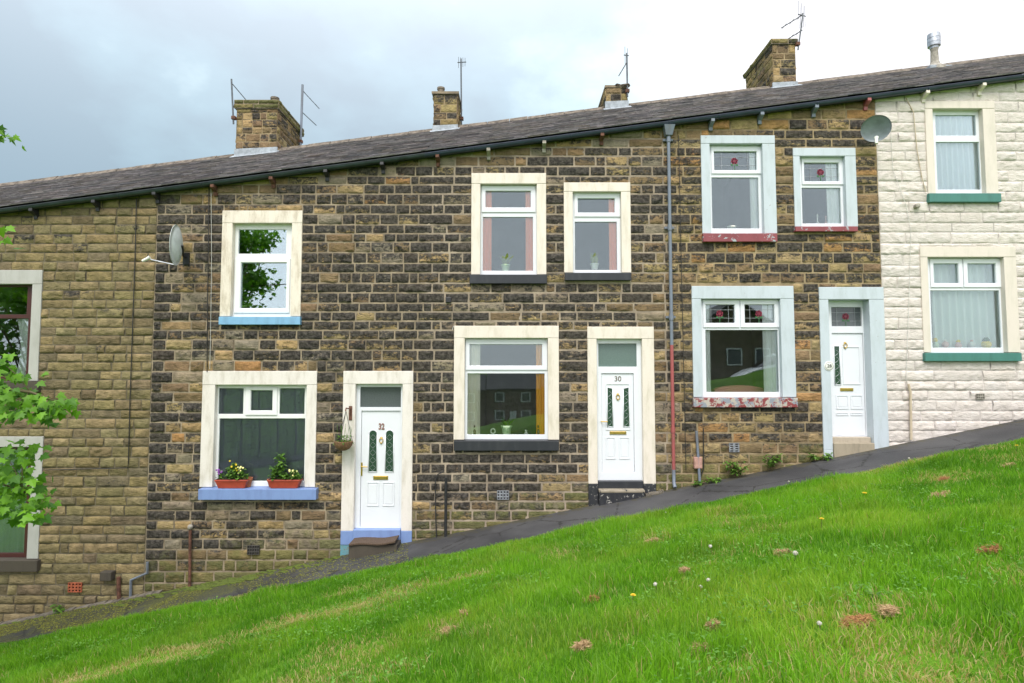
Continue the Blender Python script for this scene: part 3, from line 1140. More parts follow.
# --- house with the flower troughs
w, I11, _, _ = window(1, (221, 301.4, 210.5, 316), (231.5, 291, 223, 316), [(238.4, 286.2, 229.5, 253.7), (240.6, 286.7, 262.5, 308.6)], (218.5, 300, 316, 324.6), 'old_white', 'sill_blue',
                      sashes=[((235, 290, 258.5, 313), (240.6, 286.7, 262.5, 308.6))], m_frame='timber_white', m_glass_='glass_mirror', m_room='room_dark')
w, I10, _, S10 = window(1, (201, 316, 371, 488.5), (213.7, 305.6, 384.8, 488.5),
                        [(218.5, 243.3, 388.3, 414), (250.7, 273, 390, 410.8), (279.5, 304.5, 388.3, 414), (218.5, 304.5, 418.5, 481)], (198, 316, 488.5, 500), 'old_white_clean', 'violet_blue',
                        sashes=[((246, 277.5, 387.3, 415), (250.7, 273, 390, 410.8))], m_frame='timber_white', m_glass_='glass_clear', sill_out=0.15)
# --- house numbered 30
w, I21, _, S21 = window(2, (471.3, 546.2, 173, 273.8), (480.2, 536.8, 183.7, 273.8), [(485.3, 531, 191, 208), (482.8, 533, 217, 270.8)], (469.5, 547, 273.8, 283.5), 'cream', 'black_paint',
                        sashes=[((481.7, 535.5, 186, 212.4), (485.3, 531, 191, 208))])
w, I22, _, S22 = window(2, (564, 630.8, 182.4, 272), (572.9, 621.4, 191.5, 272), [(577.5, 614.8, 198.4, 213), (575, 617, 221.8, 270)], (565, 631.5, 272, 280.2), 'cream', 'black_paint',
                        sashes=[((574.3, 620, 193.3, 217), (577.5, 614.8, 198.4, 213))])
w, I20, _, S20 = window(2, (453.8, 559, 325.8, 440.2), (464.5, 548, 338, 440.2), [(469.4, 542.3, 344.2, 366), (467.4, 544.7, 373.5, 434.6)], (453.8, 559, 440.2, 450.8), 'cream', 'black_paint',
                        sashes=[((465.7, 547.2, 339.7, 370), (469.4, 542.3, 344.2, 366))])
# --- house with the pale blue surrounds
w31, I31, pr31, S31 = window(3, (701.6, 776, 135.3, 232.6), (710.5, 763.4, 143.5, 232.6), [(713, 756.6, 151.5, 170.6), (712, 758.8, 177.5, 228.4)], (703.3, 777.5, 232.6, 241.6), 'pale_blue', 'red_sill',
                             sashes=[((711, 760.5, 147, 174), (713.6, 756.6, 151.5, 170.6))])
w32, I32, pr32, S32 = window(3, (794, 856.8, 147.8, 225.7), (800.7, 846, 156, 225.7), [(803.4, 838.8, 162.8, 181.7), (802.2, 841, 187.8, 223.4)], (795.6, 858, 225.7, 231.3), 'pale_blue', 'red_sill',
                             sashes=[((801.5, 843, 158, 184.8), (803.6, 838.8, 162.8, 181.7))])
w30, I30, pr30, S30 = window(3, (692.6, 795, 286, 397.3), (702, 781.5, 298.7, 397.3), [(705.4, 734.7, 304.4, 323.3), (744.2, 774.4, 304.4, 323.3), (706, 778.5, 330, 392)], (693.6, 798, 397.3, 407.4), 'pale_blue', 'red_peel',
                             sashes=[((702.8, 739, 300, 327.5), (705.4, 734.7, 304.4, 323.3)), ((740.2, 779, 300, 327.5), (744.2, 774.4, 304.4, 323.3))])
# --- cream painted house
w, I41, _, S41 = window(4, (926.5, 996.5, 101, 192.5), (934.3, 984.5, 108.5, 192.5), [(935.6, 976, 115, 135.5), (936.8, 980, 142, 189.5)], (929.5, 1001.5, 192.5, 201.8), 'white_surround', 'green_sill')
w, I40, _, S40 = window(4, (922, 1018, 246.5, 352.3), (929.5, 1006, 257, 352.3), [(931, 958.3, 263.5, 283.5), (967, 995.5, 263.5, 283.5), (931.5, 1000.5, 290.5, 347.6)], (925.5, 1022, 352.3, 361.2), 'white_surround', 'green_sill',
                        sashes=[((929.8, 962, 259, 287.4), (933, 958.3, 263.5, 283.5)), ((963, 1000, 259, 287.4), (967, 995.5, 263.5, 283.5))])


# ------------------------------------------------------------------ doors
def oval_slot(mb, x0, x1, z0, z1, y0, y1, arch=True, slope=0.0, n=8):
    """Flat panel with an arched (or sloped) head."""
    pts = [(x0, z0), (x1, z0)]
    if arch:
        r_ = (x1 - x0) / 2
        for k in range(n + 1):
            th = math.pi * k / n
            pts.append(((x0 + x1) / 2 + r_ * math.cos(th), z1 - r_ + r_ * math.sin(th)))
    else:
        pts += [(x1, z1 - (slope if slope > 0 else 0)), (x0, z1 + (slope if slope < 0 else 0))]
    k = len(pts)
    mb.add([(p[0], y0, p[1]) for p in pts] + [(p[0], y1, p[1]) for p in pts],
           [tuple(range(k)), tuple(range(2 * k - 1, k - 1, -1))] + [(i, i + k, (i + 1) % k + k, (i + 1) % k) for i in range(k)])


def moulding(mb, x0, x1, z0, z1, y, t=0.018, out=0.012):
    mb.solid_grid((x0, x1, z0, z1), [(x0 + t, x1 - t, z0 + t, z1 - t)], y - out, y - 0.0005)


def door(hi, outer, inner, foot_py, transom, leaf, bottom_py, m_sur, m_trans, glass, panels, letter, knock, handle=None, arch=True, slope=0.0, label=None, FY=0.085):
    house = HOUSES[hi]
    O = rect(*outer, -0.02)
    I0 = rect(*inner, -0.02)
    zbot = P((inner[0] + inner[1]) / 2, bottom_py, FY).z
    I = (I0[0], I0[1], zbot, I0[3])
    zg0, zg1 = float(zb(O[0])), float(zb(O[1]))
    T = rect(*transom, FY)
    L = rect(*leaf, FY)
    LY = FY + 0.012
    mb = MB()
    oval = (L[0], L[1], L[2], L[3])
    mb.box(L[0], L[1], LY, LY + 0.045, L[2], L[3])
    for g in panels:
        p = rect(*g, LY)
        moulding(mb, p[0], p[1], p[2], p[3], LY)
        if p[1] - p[0] < 0.28 and p[3] - p[2] > 0.2:
            mb.box(p[0] + 0.04, p[1] - 0.04, LY - 0.007, LY - 0.0004, p[2] + 0.04, p[3] - 0.04)
    d = mb.build("door", M['upvc'], house, bevel=0.004)
    if label:
        d["label"] = label
    mb = MB()
    mb.solid_grid((I[0] - 0.004, I[1] + 0.004, I[2], I[3] + 0.004), [T, (L[0] - 0.004, L[1] + 0.004, L[2] - 0.004, L[3] + 0.004)], FY - 0.012, FY + 0.065)
    mb.build("door_frame", M['upvc'], d, bevel=0.006)
    mb = MB()
    mb.box(T[0] - 0.01, T[1] + 0.01, FY + 0.03, FY + 0.036, T[2] - 0.01, T[3] + 0.01)
    mb.build("transom_glazing", M[m_trans], d)
    for k, g in enumerate(glass):
        p = rect(*g, LY)
        sl = slope if k == 0 else -slope
        mb = MB()
        oval_slot(mb, p[0], p[1], p[2], p[3], LY - 0.004, LY - 0.001, arch, sl)
        gl = mb
        mb2 = MB()
        oval_slot(mb2, p[0] - 0.018, p[1] + 0.018, p[2] - 0.018, p[3] + 0.018, LY - 0.0025, LY - 0.0003, arch, sl)
        # raised bead as a run of small bars
        bead = MB()
        pts = [(p[0] - 0.008, p[2] - 0.008), (p[1] + 0.008, p[2] - 0.008)]
        if arch:
            r_ = (p[1] - p[0]) / 2 + 0.008
            for q in range(9):
                th = math.pi * q / 8
                pts.append(((p[0] + p[1]) / 2 + r_ * math.cos(th), p[3] - r_ + 0.008 + r_ * math.sin(th)))
        else:
            pts += [(p[1] + 0.008, p[3] + 0.008 - max(sl, 0)), (p[0] - 0.008, p[3] + 0.008 + min(sl, 0))]
        pts.append(pts[0])
        for (xa, za), (xb, zb_) in zip(pts[:-1], pts[1:]):
            bead.tube([(xa, LY - 0.004, za), (xb, LY - 0.004, zb_)], 0.009, 6)
        bead.build("glass_bead", M['upvc'], d, smooth=True)
        g_ = gl.build("door_glass", M['frost_dark'], d)
        came = MB()
        xm_ = (p[0] + p[1]) / 2
        nz_ = max(2, int((p[3] - p[2]) / 0.13))
        for q in range(nz_):
            za = p[2] + (p[3] - p[2]) * (q + 0.1) / nz_ * 0.92
            zc = p[2] + (p[3] - p[2]) * (q + 0.9) / nz_ * 0.92
            zmid = (za + zc) / 2
            hw = (p[1] - p[0]) * 0.42
            lp = [(xm_, za), (xm_ + hw, zmid), (xm_, zc), (xm_ - hw, zmid), (xm_, za)] if arch else [(xm_ - hw, za), (xm_ + hw * 0.2, zmid - 0.02), (xm_ + hw, zmid + 0.02), (xm_ - hw * 0.3, zc)]
            came.tube([(a_, LY - 0.006, b_) for a_, b_ in lp], 0.0035, 5)
        came.build("leading", M['lead_came'], d)
    # letterbox, knocker, handle
    p = rect(*letter, LY)
    mb = MB()
    mb.box(p[0], p[1], LY - 0.014, LY - 0.0005, p[2], p[3])
    mb.box(p[0] + 0.02, p[1] - 0.02, LY - 0.02, LY - 0.013, p[2] + 0.008, p[3] - 0.008)
    mb.build("letterbox", M['brass'], d, bevel=0.003)
    k = P(*knock, LY)
    mb = MB()
    mb.lathe((k.x, LY - 0.001, k.z + 0.04), [(0.022, 0), (0.02, -0.012), (0.008, -0.02)], 10, 'y')
    rr = [(k.x + 0.034 * math.sin(2 * math.pi * q / 12), LY - 0.018, k.z - 0.008 + 0.042 * math.cos(2 * math.pi * q / 12)) for q in range(13)]
    mb.tube(rr, 0.008, 6)
    mb.lathe((k.x, LY - 0.001, k.z - 0.06), [(0.014, 0), (0.014, -0.02), (0.004, -0.024)], 10, 'y')
    mb.build("knocker", M['brass'], d, smooth=True)
    if handle:
        h = P(*handle, LY)
        mb = MB()
        mb.box(h.x - 0.018, h.x + 0.018, LY - 0.01, LY - 0.0005, h.z - 0.12, h.z + 0.12)
        mb.tube([(h.x, LY - 0.008, h.z + 0.05), (h.x, LY - 0.05, h.z + 0.05), (h.x + 0.12, LY - 0.055, h.z + 0.045)], 0.010, 8)
        mb.build("handle", M['brass'], d, bevel=0.003)
    footz = P((outer[0] + outer[1]) / 2, foot_py, -0.02).z
    surround(d, O, (I[0], I[1], I[2], I[3]), M[m_sur], foot=footz, back=FY + 0.085)
    holes[hi].append((O[0] + 0.012, O[1] - 0.012, -6, O[3] - 0.012))
    # dark lobby behind the transom light
    mb = MB()
    mb.box(I[0], I[1], 0.6, 0.62, I[2] - 0.6, I[3] + 0.2)
    mb.build("lobby_wall", M['room'], house)
    return d, O, I, footz


def jamb_base(house, O, I, topz, mat, front=-0.026, low=0.3, leftlow=None):
    """Painted plinths at the foot of the door jambs, down into the ground."""
    for (a, b) in ((O[0] - 0.002, I[0] + 0.004), (I[1] - 0.004, O[1] + 0.002)):
        g = min(float(zb(a)), float(zb(b)))
        mb = MB()
        mb.box(a, b, front, 0.17, leftlow if (leftlow and a < O[0]) else g - low, topz)
        mb.build("jamb_plinth", M[mat], house, bevel=0.008)


def step_slab(house, x0, x1, y0, z0, z1, mat, name="doorstep", y1=0.16):
    mb = MB()
    mb.box(x0, x1, y0, y1, z0, z1)
    return mb.build(name, M[mat], house, bevel=0.012)


d1, O1, ID1, f1 = door(1, (342, 412.5, 371, 535), (354.5, 401.8, 384, 527), 531, (360.3, 401, 387, 407.2), (361, 399.8, 411, 526.5), 527.8, 'old_white_clean', 'frost_grey',
                       [(369.2, 376.6, 430.5, 471.5), (385.8, 393.2, 430.5, 471.5)], [(367, 379, 482, 506), (382.5, 394.5, 482, 506)], (373.4, 388.2, 475.8, 479.6), (381.4, 440), (361.6, 469), True)
zt = P(380, 531.5, -0.02).z
jamb_base(H1, O1, ID1, f1 + 0.002, 'violet_blue', leftlow=P(350, 544.6).z)
step_slab(H1, ID1[0] + 0.004, ID1[1] - 0.004, -0.07, float(zb(ID1[0])) - 0.3, P(378, 527.6, FY).z, 'violet_blue')
mb = MB()
xa, xb_ = P(340.5, 550).x, P(362, 550).x
mb.box(xa, xb_, -0.016, 0.1, float(zb(xa)) - 0.2, P(350, 544.5).z)
mb.build("painted_patch", M['turq'], H1)

d2, O2, ID2, f2 = door(2, (588, 655, 326.7, 500), (597.2, 642.8, 338.7, 480), 483.8, (598.3, 636.5, 343.6, 366.7), (602, 633.8, 373.6, 472), 480.3, 'cream', 'frost_green',
                       [(607.6, 612.4, 387.5, 426.6), (623.8, 628.8, 387.5, 426.6)], [(605.8, 615.5, 437, 459), (619, 629.5, 437, 459), (605.6, 630, 383.5, 430)], (609.6, 626.2, 431.2, 434.4), (617.8, 396.5), (600.8, 424), False, 0.03)
jamb_base(H2, O2, ID2, f2 + 0.002, 'black_worn')
step_slab(H2, ID2[0] + 0.004, ID2[1] - 0.004, -0.015, float(zb(ID2[0])) - 0.3, P(620, 480.3, FY).z, 'black_paint')
zt_ = P(620, 489.5, -0.12).z
step_slab(H2, ID2[0] + 0.006, ID2[1] - 0.006, -0.15, zt_ - 0.055, zt_, 'step_worn', 'step_tread')
step_slab(H2, ID2[0] + 0.010, ID2[1] - 0.010, -0.135, float(zb(ID2[0])) - 0.3, zt_ - 0.057, 'black_worn')

d3, O3, ID3, f3 = door(3, (821.3, 886.5, 287, 450), (830.5, 871.5, 299.4, 436), 450, (831.2, 861.5, 307.2, 326.3), (833.3, 864.3, 333.4, 435.5), 436.6, 'pale_blue', 'frost_grey',
                       [(834.6, 839.6, 346.5, 384.5)], [(836, 848.3, 412.5, 415.5), (850.5, 862.5, 412.5, 415.5), (842.5, 860, 346.5, 384.5), (836, 848.3, 395, 409), (850.5, 862.5, 395, 409)], (840, 853, 388, 391), (845, 345), None, False, 0.0, FY=0.20)
for (a, b) in ((O3[0], ID3[0]), (ID3[1], O3[1])):
    mb = MB()
    mb.box(a + 0.003, b - 0.003, -0.024, 0.165, float(zb(a)) - 0.4, f3 - 0.001)
    mb.build("jamb_plinth", M['pale_blue'], H3, bevel=0.006)
step_slab(H3, ID3[0] + 0.004, ID3[1] - 0.004, 0.06, float(zb(ID3[0])) - 0.3, P(850, 436.6, 0.2).z, 'plank', 'threshold', 0.28)
step_slab(H3, ID3[0] + 0.006, ID3[1] - 0.006, -0.05, float(zb(ID3[0])) - 0.3, P(850, 443.0, -0.02).z, 'bare_step')


def lettering(text, c, size, y, mat, parent, name="house_number", width=1.0, bold=0.0):
    cu = bpy.data.curves.new(name, 'FONT')
    cu.body = text
    cu.size = size
    cu.extrude = 0.003
    cu.offset = bold
    cu.align_x = 'CENTER'
    cu.align_y = 'CENTER'
    cu.materials.append(mat)
    tmp = bpy.data.objects.new(name + "_outline", cu)
    COL.objects.link(tmp)
    me = bpy.data.meshes.new_from_object(tmp.evaluated_get(bpy.context.evaluated_depsgraph_get()))
    bpy.data.objects.remove(tmp)
    me.name = name
    o = bpy.data.objects.new(name, me)
    COL.objects.link(o)
    o.rotation_euler = (R(90), 0, 0)
    o.scale = (width, 1, 1)
    o.parent = parent
    o.location = Vector((c.x, y, c.z)) - wl(parent)
    return o


LYD = FY + 0.012
lettering("30", P(617.8, 379, LYD), 0.135, LYD - 0.004, M['bronze'], d2)
M['numeral'] = m_plain("brown_numerals", (0.22, 0.11, 0.08), 0.5, var=0.2, bump=0)
lettering("32", P(381.6, 426.8, LYD), 0.155, LYD - 0.004, M['numeral'], d1, width=0.72, bold=0.006)
c = P(829.0, 366.0, -0.022)
mb = MB()
mb.lathe((c.x, -0.0225, c.z), [(0.088, 0), (0.088, -0.008), (0.08, -0.012)], 24, 'y')
plq = mb.build("house_plaque", M['ceramic'], H3, smooth='auto')
ring = MB()
ring.tube([(c.x + 0.07 * math.cos(2 * math.pi * q / 24), -0.035, c.z + 0.07 * math.sin(2 * math.pi * q / 24)) for q in range(25)], 0.003, 5)
ring.build("plaque_ring", M['black_plastic'], plq)
lettering("28", c, 0.085, -0.038, M['black_plastic'], plq)

# stained glass roses in the blue-framed windows
def rose(parent, pr, FY=FY):
    x0, x1, z0, z1 = pr
    cx, cz = (x0 + x1) / 2, (z0 + z1) / 2
    y = FY + 0.024
    s = (z1 - z0) * 0.17
    mb = MB()
    for k in range(6):
        th = k * math.pi / 3 + 0.3
        mb.lathe((cx + 0.55 * s * math.cos(th), y, cz + 0.1 * s + 0.55 * s * math.sin(th)), [(s * 0.55, 0), (s * 0.55, -0.002)], 9, 'y')
    mb.lathe((cx, y - 0.0022, cz + 0.1 * s), [(s * 0.5, 0), (s * 0.5, -0.002)], 9, 'y')
    mb.build("stained_glass_rose", M['rose'], parent)
    mb = MB()
    mb.box(cx - 0.006, cx + 0.006, y - 0.003, y - 0.0005, z0 + 0.005, cz - 0.6 * s)
    for sg in (-1, 1):
        oval_slot(mb, cx + sg * s * 0.75 - 0.025, cx + sg * s * 0.75 + 0.025, cz - 1.35 * s, cz - 0.75 * s, y - 0.003, y - 0.001)
    mb.build("stained_glass_leaf", M['rose_leaf'], parent)
    mb = MB()
    for zz in (z0 + (z1 - z0) * 0.28, z0 + (z1 - z0) * 0.72):
        mb.box(x0, x1, y - 0.0015, y + 0.0015, zz - 0.003, zz + 0.003)
    for xx in (x0 + (x1 - x0) * 0.2, x0 + (x1 - x0) * 0.8):
        mb.box(xx - 0.003, xx + 0.003, y - 0.0028, y - 0.0005, z0, z1)
    mb.build("leading", M['lead_came'], parent)


rose(w31, pr31[0])
rose(w32, pr32[0])
rose(w30, pr30[0])
rose(w30, pr30[1])
rose(d3, rect(831.2, 861.5, 307.2, 326.3, 0.20), 0.20)

# ------------------------------------------------------------------ house walls, roofs, gutters
WSTY = ['tan', 'mixed', 'dark', 'brown', 'white']
WMOR = ['mortar_grey', 'mortar_mix', 'mortar_pink', 'mortar_buff', 'mortar_cream']


def moss_f(i):
    def f(u, w):
        base = w - float(zb(u))
        m = max(0.0, 0.72 - 0.55 * base) if i in (1, 2, 3) else (max(0.0, 0.42 - 0.3 * base) if i == 0 else 0.0)
        if i == 1:
            topd = float(eave(u)) - w
            m = max(m * 1.15, (0.5 - 0.5 * topd) if u < P(250, 200).x else 0.0)
        if i == 0:
            topd = float(eave(u)) - w
            m = max(m, 0.42 - 0.3 * topd if u > P(40, 200).x else 0.0)
        return max(0.0, m + random.uniform(-0.12, 0.08))
    return f


def soot_f(i):
    def f(u, w, s):
        base = w - float(zb(u))
        if i == 1:
            q0, q1 = BND[1], P(166, 400).x
            if u < q1:
                return random.uniform(0.75, 1.05)
            k = (u - P(200, 300).x) / (P(420, 300).x - P(200, 300).x)
            if k < 0 and random.random() < 0.45:
                return random.uniform(0.05, 0.45)
            if k > 0.3 and base > 1.2 and random.random() < min(0.75, k):
                return random.uniform(0.68, 0.95)
            if base < 0.5:
                return s * 0.7
        if i in (2, 3) and base < 0.55:
            return s * 0.72
        if i == 2 and u > BND[3] - 0.6 and random.random() < 0.3:
            return s * 0.6
        if i in (1, 2, 3) and float(eave(u)) - w < 0.22:
            return random.uniform(0.1, 0.5)
        return s
    return f


COURSES = [-4.0]
while COURSES[-1] < 10:
    COURSES.append(COURSES[-1] + random.uniform(0.160, 0.205))
for i in range(5):
    S = Stones()
    x0, x1 = BND[i], BND[i + 1]
    zlo = float(zb(x0)) - 0.35
    zhi = float(wall_top(x1)) + 0.02
    S.panel(x0, x1, zlo, zhi, holes[i], ST[WSTY[i]], front_map, topf=wall_top, mossf=moss_f(i), sootf=soot_f(i), courses=COURSES if i in (1, 2, 3) else None, tooth=(i in (2, 3), i in (1, 2)))
    # rear wall and, at the ends of the row, gables
    yb = 8.2
    S.quad([(x1, yb, zlo - 0.3), (x0, yb, zlo - 0.3), (x0, yb, float(eave(x0))), (x1, yb, float(eave(x1)))])
    if i == 0:
        S.quad([(x0, yb, zlo - 0.3), (x0, 0.0, zlo - 0.3), (x0, 0.0, float(wall_top(x0))), (x0, yb, float(eave(x0)))])
        S.quad([(x0, yb, float(eave(x0))), (x0, 0.0, float(wall_top(x0))), (x0, RY - 0.01, float(ridge(x0)) - 0.05), (x0, RY, float(ridge(x0)) - 0.05)])
    if i == 4:
        S.quad([(x1, 0.0, zlo - 0.3), (x1, yb, zlo - 0.3), (x1, yb, float(eave(x1))), (x1, 0.0, float(wall_top(x1)))])
        S.quad([(x1, 0.0, float(wall_top(x1))), (x1, yb, float(eave(x1))), (x1, RY, float(ridge(x1)) - 0.05), (x1, RY - 0.01, float(ridge(x1)) - 0.05)])
    S.build("wall", [M['stone_painted'] if i == 4 else M['stone'], M[WMOR[i]]], HOUSES[i])


def slates(i):
    x0, x1 = BND[i], BND[i + 1]
    V, Fc, T = [], [], []
    ys0 = GY - 0.06
    rows = 22
    tints = [(0.195, 0.185, 0.190), (0.240, 0.225, 0.225), (0.145, 0.140, 0.150), (0.280, 0.262, 0.255), (0.200, 0.178, 0.165)]

    def pt(x, y, up):
        return (x, y - 0.45 * up, float(roof_z(x, y)) + up * 0.89)
    dy = (RY - ys0) / rows
    for r_ in range(rows):
        ya, yb_ = ys0 + r_ * dy, min(ys0 + (r_ + 1) * dy + 0.10, RY)
        x = x0 - random.uniform(0, 0.3)
        while x < x1:
            wd = random.uniform(0.20, 0.42)
            a, b = max(x, x0) + 0.002, min(x + wd, x1) - 0.002
            x += wd
            if b - a < 0.03:
                continue
            j0, j1 = random.uniform(-0.012, 0.012), random.uniform(0, 0.006)
            lo, th = 0.016 + j1, 0.012 + random.uniform(0, 0.006)
            k = len(V)
            V += [pt(a, ya + j0, lo), pt(b, ya + j0, lo), pt(b, yb_, 0.002), pt(a, yb_, 0.002),
                  pt(a, ya + j0, lo + th), pt(b, ya + j0, lo + th), pt(b, yb_, 0.004), pt(a, yb_, 0.004)]
            Fc += [(k + 4, k + 5, k + 6, k + 7), (k, k + 1, k + 5, k + 4), (k + 1, k + 2, k + 6, k + 5), (k + 3, k, k + 4, k + 7), (k, k + 3, k + 2, k + 1)]
            t = jit(random.choice(tints) if random.random() < 0.5 else (0.225, 0.21, 0.212), 0.20, 0.04)
            T += [t] * 8
    # boarded deck under the slates and the rear slope
    k = len(V)
    up = -0.012
    V += [pt(x0, ys0 + 0.02, up), pt(x1, ys0 + 0.02, up), pt(x1, RY, up), pt(x0, RY, up)]
    V += [(x0, 8.4, float(eave(x0)) + 0.1), (x1, 8.4, float(eave(x1)) + 0.1)]
    Fc += [(k, k + 1, k + 2, k + 3), (k + 3, k + 2, k + 5, k + 4)]
    T += [np.array((0.10, 0.09, 0.09))] * 6
    me = bpy.data.meshes.new("roof")
    me.from_pydata(V, [], Fc)
    a = me.attributes.new("tint", 'FLOAT_COLOR', 'POINT')
    t = np.concatenate([np.array(T), np.ones((len(T), 1))], 1)
    a.data.foreach_set("color", t.ravel().astype(np.float32))
    rf = link_mesh("roof", me, [M['slate']], HOUSES[i], False, 0)
    # ridge stones
    mb = MB()
    x = x0
    while x < x1 - 0.1:
        L = min(random.uniform(0.42, 0.60), x1 - x)
        z0, z1 = float(ridge(x)) + random.uniform(0.0, 0.014), float(ridge(x + L)) + random.uniform(0.0, 0.014)
        sec = [(-0.19, -0.075), (-0.15, -0.03), (-0.06, 0.055), (0.06, 0.055), (0.19, -0.045), (0.19, -0.10)]
        va = [(x + 0.006, RY + a_, z0 + b_) for a_, b_ in sec]
        vb = [(x + L - 0.006, RY + a_, z1 + b_) for a_, b_ in sec]
        n = len(sec)
        mb.add(va + vb, [(q, q + n, (q + 1) % n + n, (q + 1) % n) for q in range(n)] + [tuple(range(n)), tuple(range(2 * n - 1, n - 1, -1))])
        x += L
    mb.build("ridge_stones", M['ridge'], rf)
    return rf


def gutter(i, mat, brackets):
    x0, x1 = BND[i], BND[i + 1]
    mb = MB()
    n = 10
    sec = []
    for k in range(n + 1):
        th = math.pi + math.pi * k / n
        sec.append((0.054 * math.cos(th), 0.056 * math.sin(th)))
    sec = [(-0.063, 0.0), (-0.063, 0.010)][::-1] + sec + [(0.054, 0.010)]
    inner = [(a * 0.86, b * 0.86 + 0.008) for a, b in sec[::-1]]
    full = sec + inner
    m = len(full)
    xs_ = [x0, (x0 + x1) / 2, x1]
    rings = []
    for x in xs_:
        rings.append([(x, GY + a, float(eave(x)) + 0.068 + b) for a, b in full])
    vs_ = sum(rings, [])
    fs_ = []
    for r_ in range(len(xs_) - 1):
        for k in range(m):
            k2 = (k + 1) % m
            fs_.append((r_ * m + k, r_ * m + k2, (r_ + 1) * m + k2, (r_ + 1) * m + k))
    mb.add(vs_, fs_)
    # joint collars
    x = x0 + 0.9
    while x < x1:
        pts = [(x, GY + a * 1.1, float(eave(x)) + 0.068 + b * 1.1) for a, b in sec[2:-1]]
        for a, b in zip(pts[:-1], pts[1:]):
            mb.tube([a, b], 0.009, 5)
        x += 1.83
    # fascia board behind the gutter
    g = mb.build("gutter", mat, HOUSES[i], smooth='auto')
    mb = MB()
    y0, y1 = GY + 0.057, GY + 0.08
    mb.add([(x0, y0, float(eave(x0)) + 0.02), (x1, y0, float(eave(x1)) + 0.02), (x1, y1, float(eave(x1)) + 0.02), (x0, y1, float(eave(x0)) + 0.02),
            (x0, y0, float(eave(x0)) + 0.10), (x1, y0, float(eave(x1)) + 0.10), (x1, y1, float(eave(x1)) + 0.10), (x0, y1, float(eave(x0)) + 0.10)],
           [(0, 3, 2, 1), (4, 5, 6, 7), (0, 1, 5, 4), (1, 2, 6, 5), (2, 3, 7, 6), (3, 0, 4, 7)])
    mb.build("fascia", M['gutter_green'], g)
    for bpx, bpy_, m_ in brackets:
        c = P(bpx, bpy_, -0.05)
        zt_ = float(eave(c.x)) + 0.015
        mb = MB()
        w_ = 0.034
        sec2 = [(0.01, zt_ - 0.17), (0.01, zt_ + 0.03), (GY - 0.04, zt_ + 0.012), (GY - 0.045, zt_ - 0.045), (-0.045, zt_ - 0.10), (-0.04, zt_ - 0.17)]
        k = len(sec2)
        mb.add([(c.x - w_, a, b) for a, b in sec2] + [(c.x + w_, a, b) for a, b in sec2],
               [tuple(range(k)), tuple(range(2 * k - 1, k - 1, -1))] + [(q, q + k, (q + 1) % k + k, (q + 1) % k) for q in range(k)])
        mb.build("gutter_bracket", M[m_], g, bevel=0.005)
    return g


ROOFS = [slates(i) for i in range(5)]
gutter(0, M['gutter_green'], [(35, 216, 'iron'), (97, 207, 'iron'), (-40, 224, 'iron')])
gutter(1, M['gutter_green'], [(157, 202, 'iron'), (215, 189, 'rust'), (273, 183, 'rust'), (327, 176, 'iron'), (383, 168, 'iron')])
gutter(2, M['gutter'], [(438, 160, 'rust'), (488.6, 152.7, 'grey_stone'), (544, 145.6, 'grey_stone'), (601.6, 141, 'rust')])
gutter(3, M['gutter'], [(711, 123.6, 'pipe_grey'), (760, 117, 'pipe_grey'), (814, 110, 'pipe_grey'), (866, 102.5, 'pipe_red')])
gutter(4, M['gutter'], [(924, 97, 'cream'), (980, 89, 'cream'), (1060, 80, 'cream')])


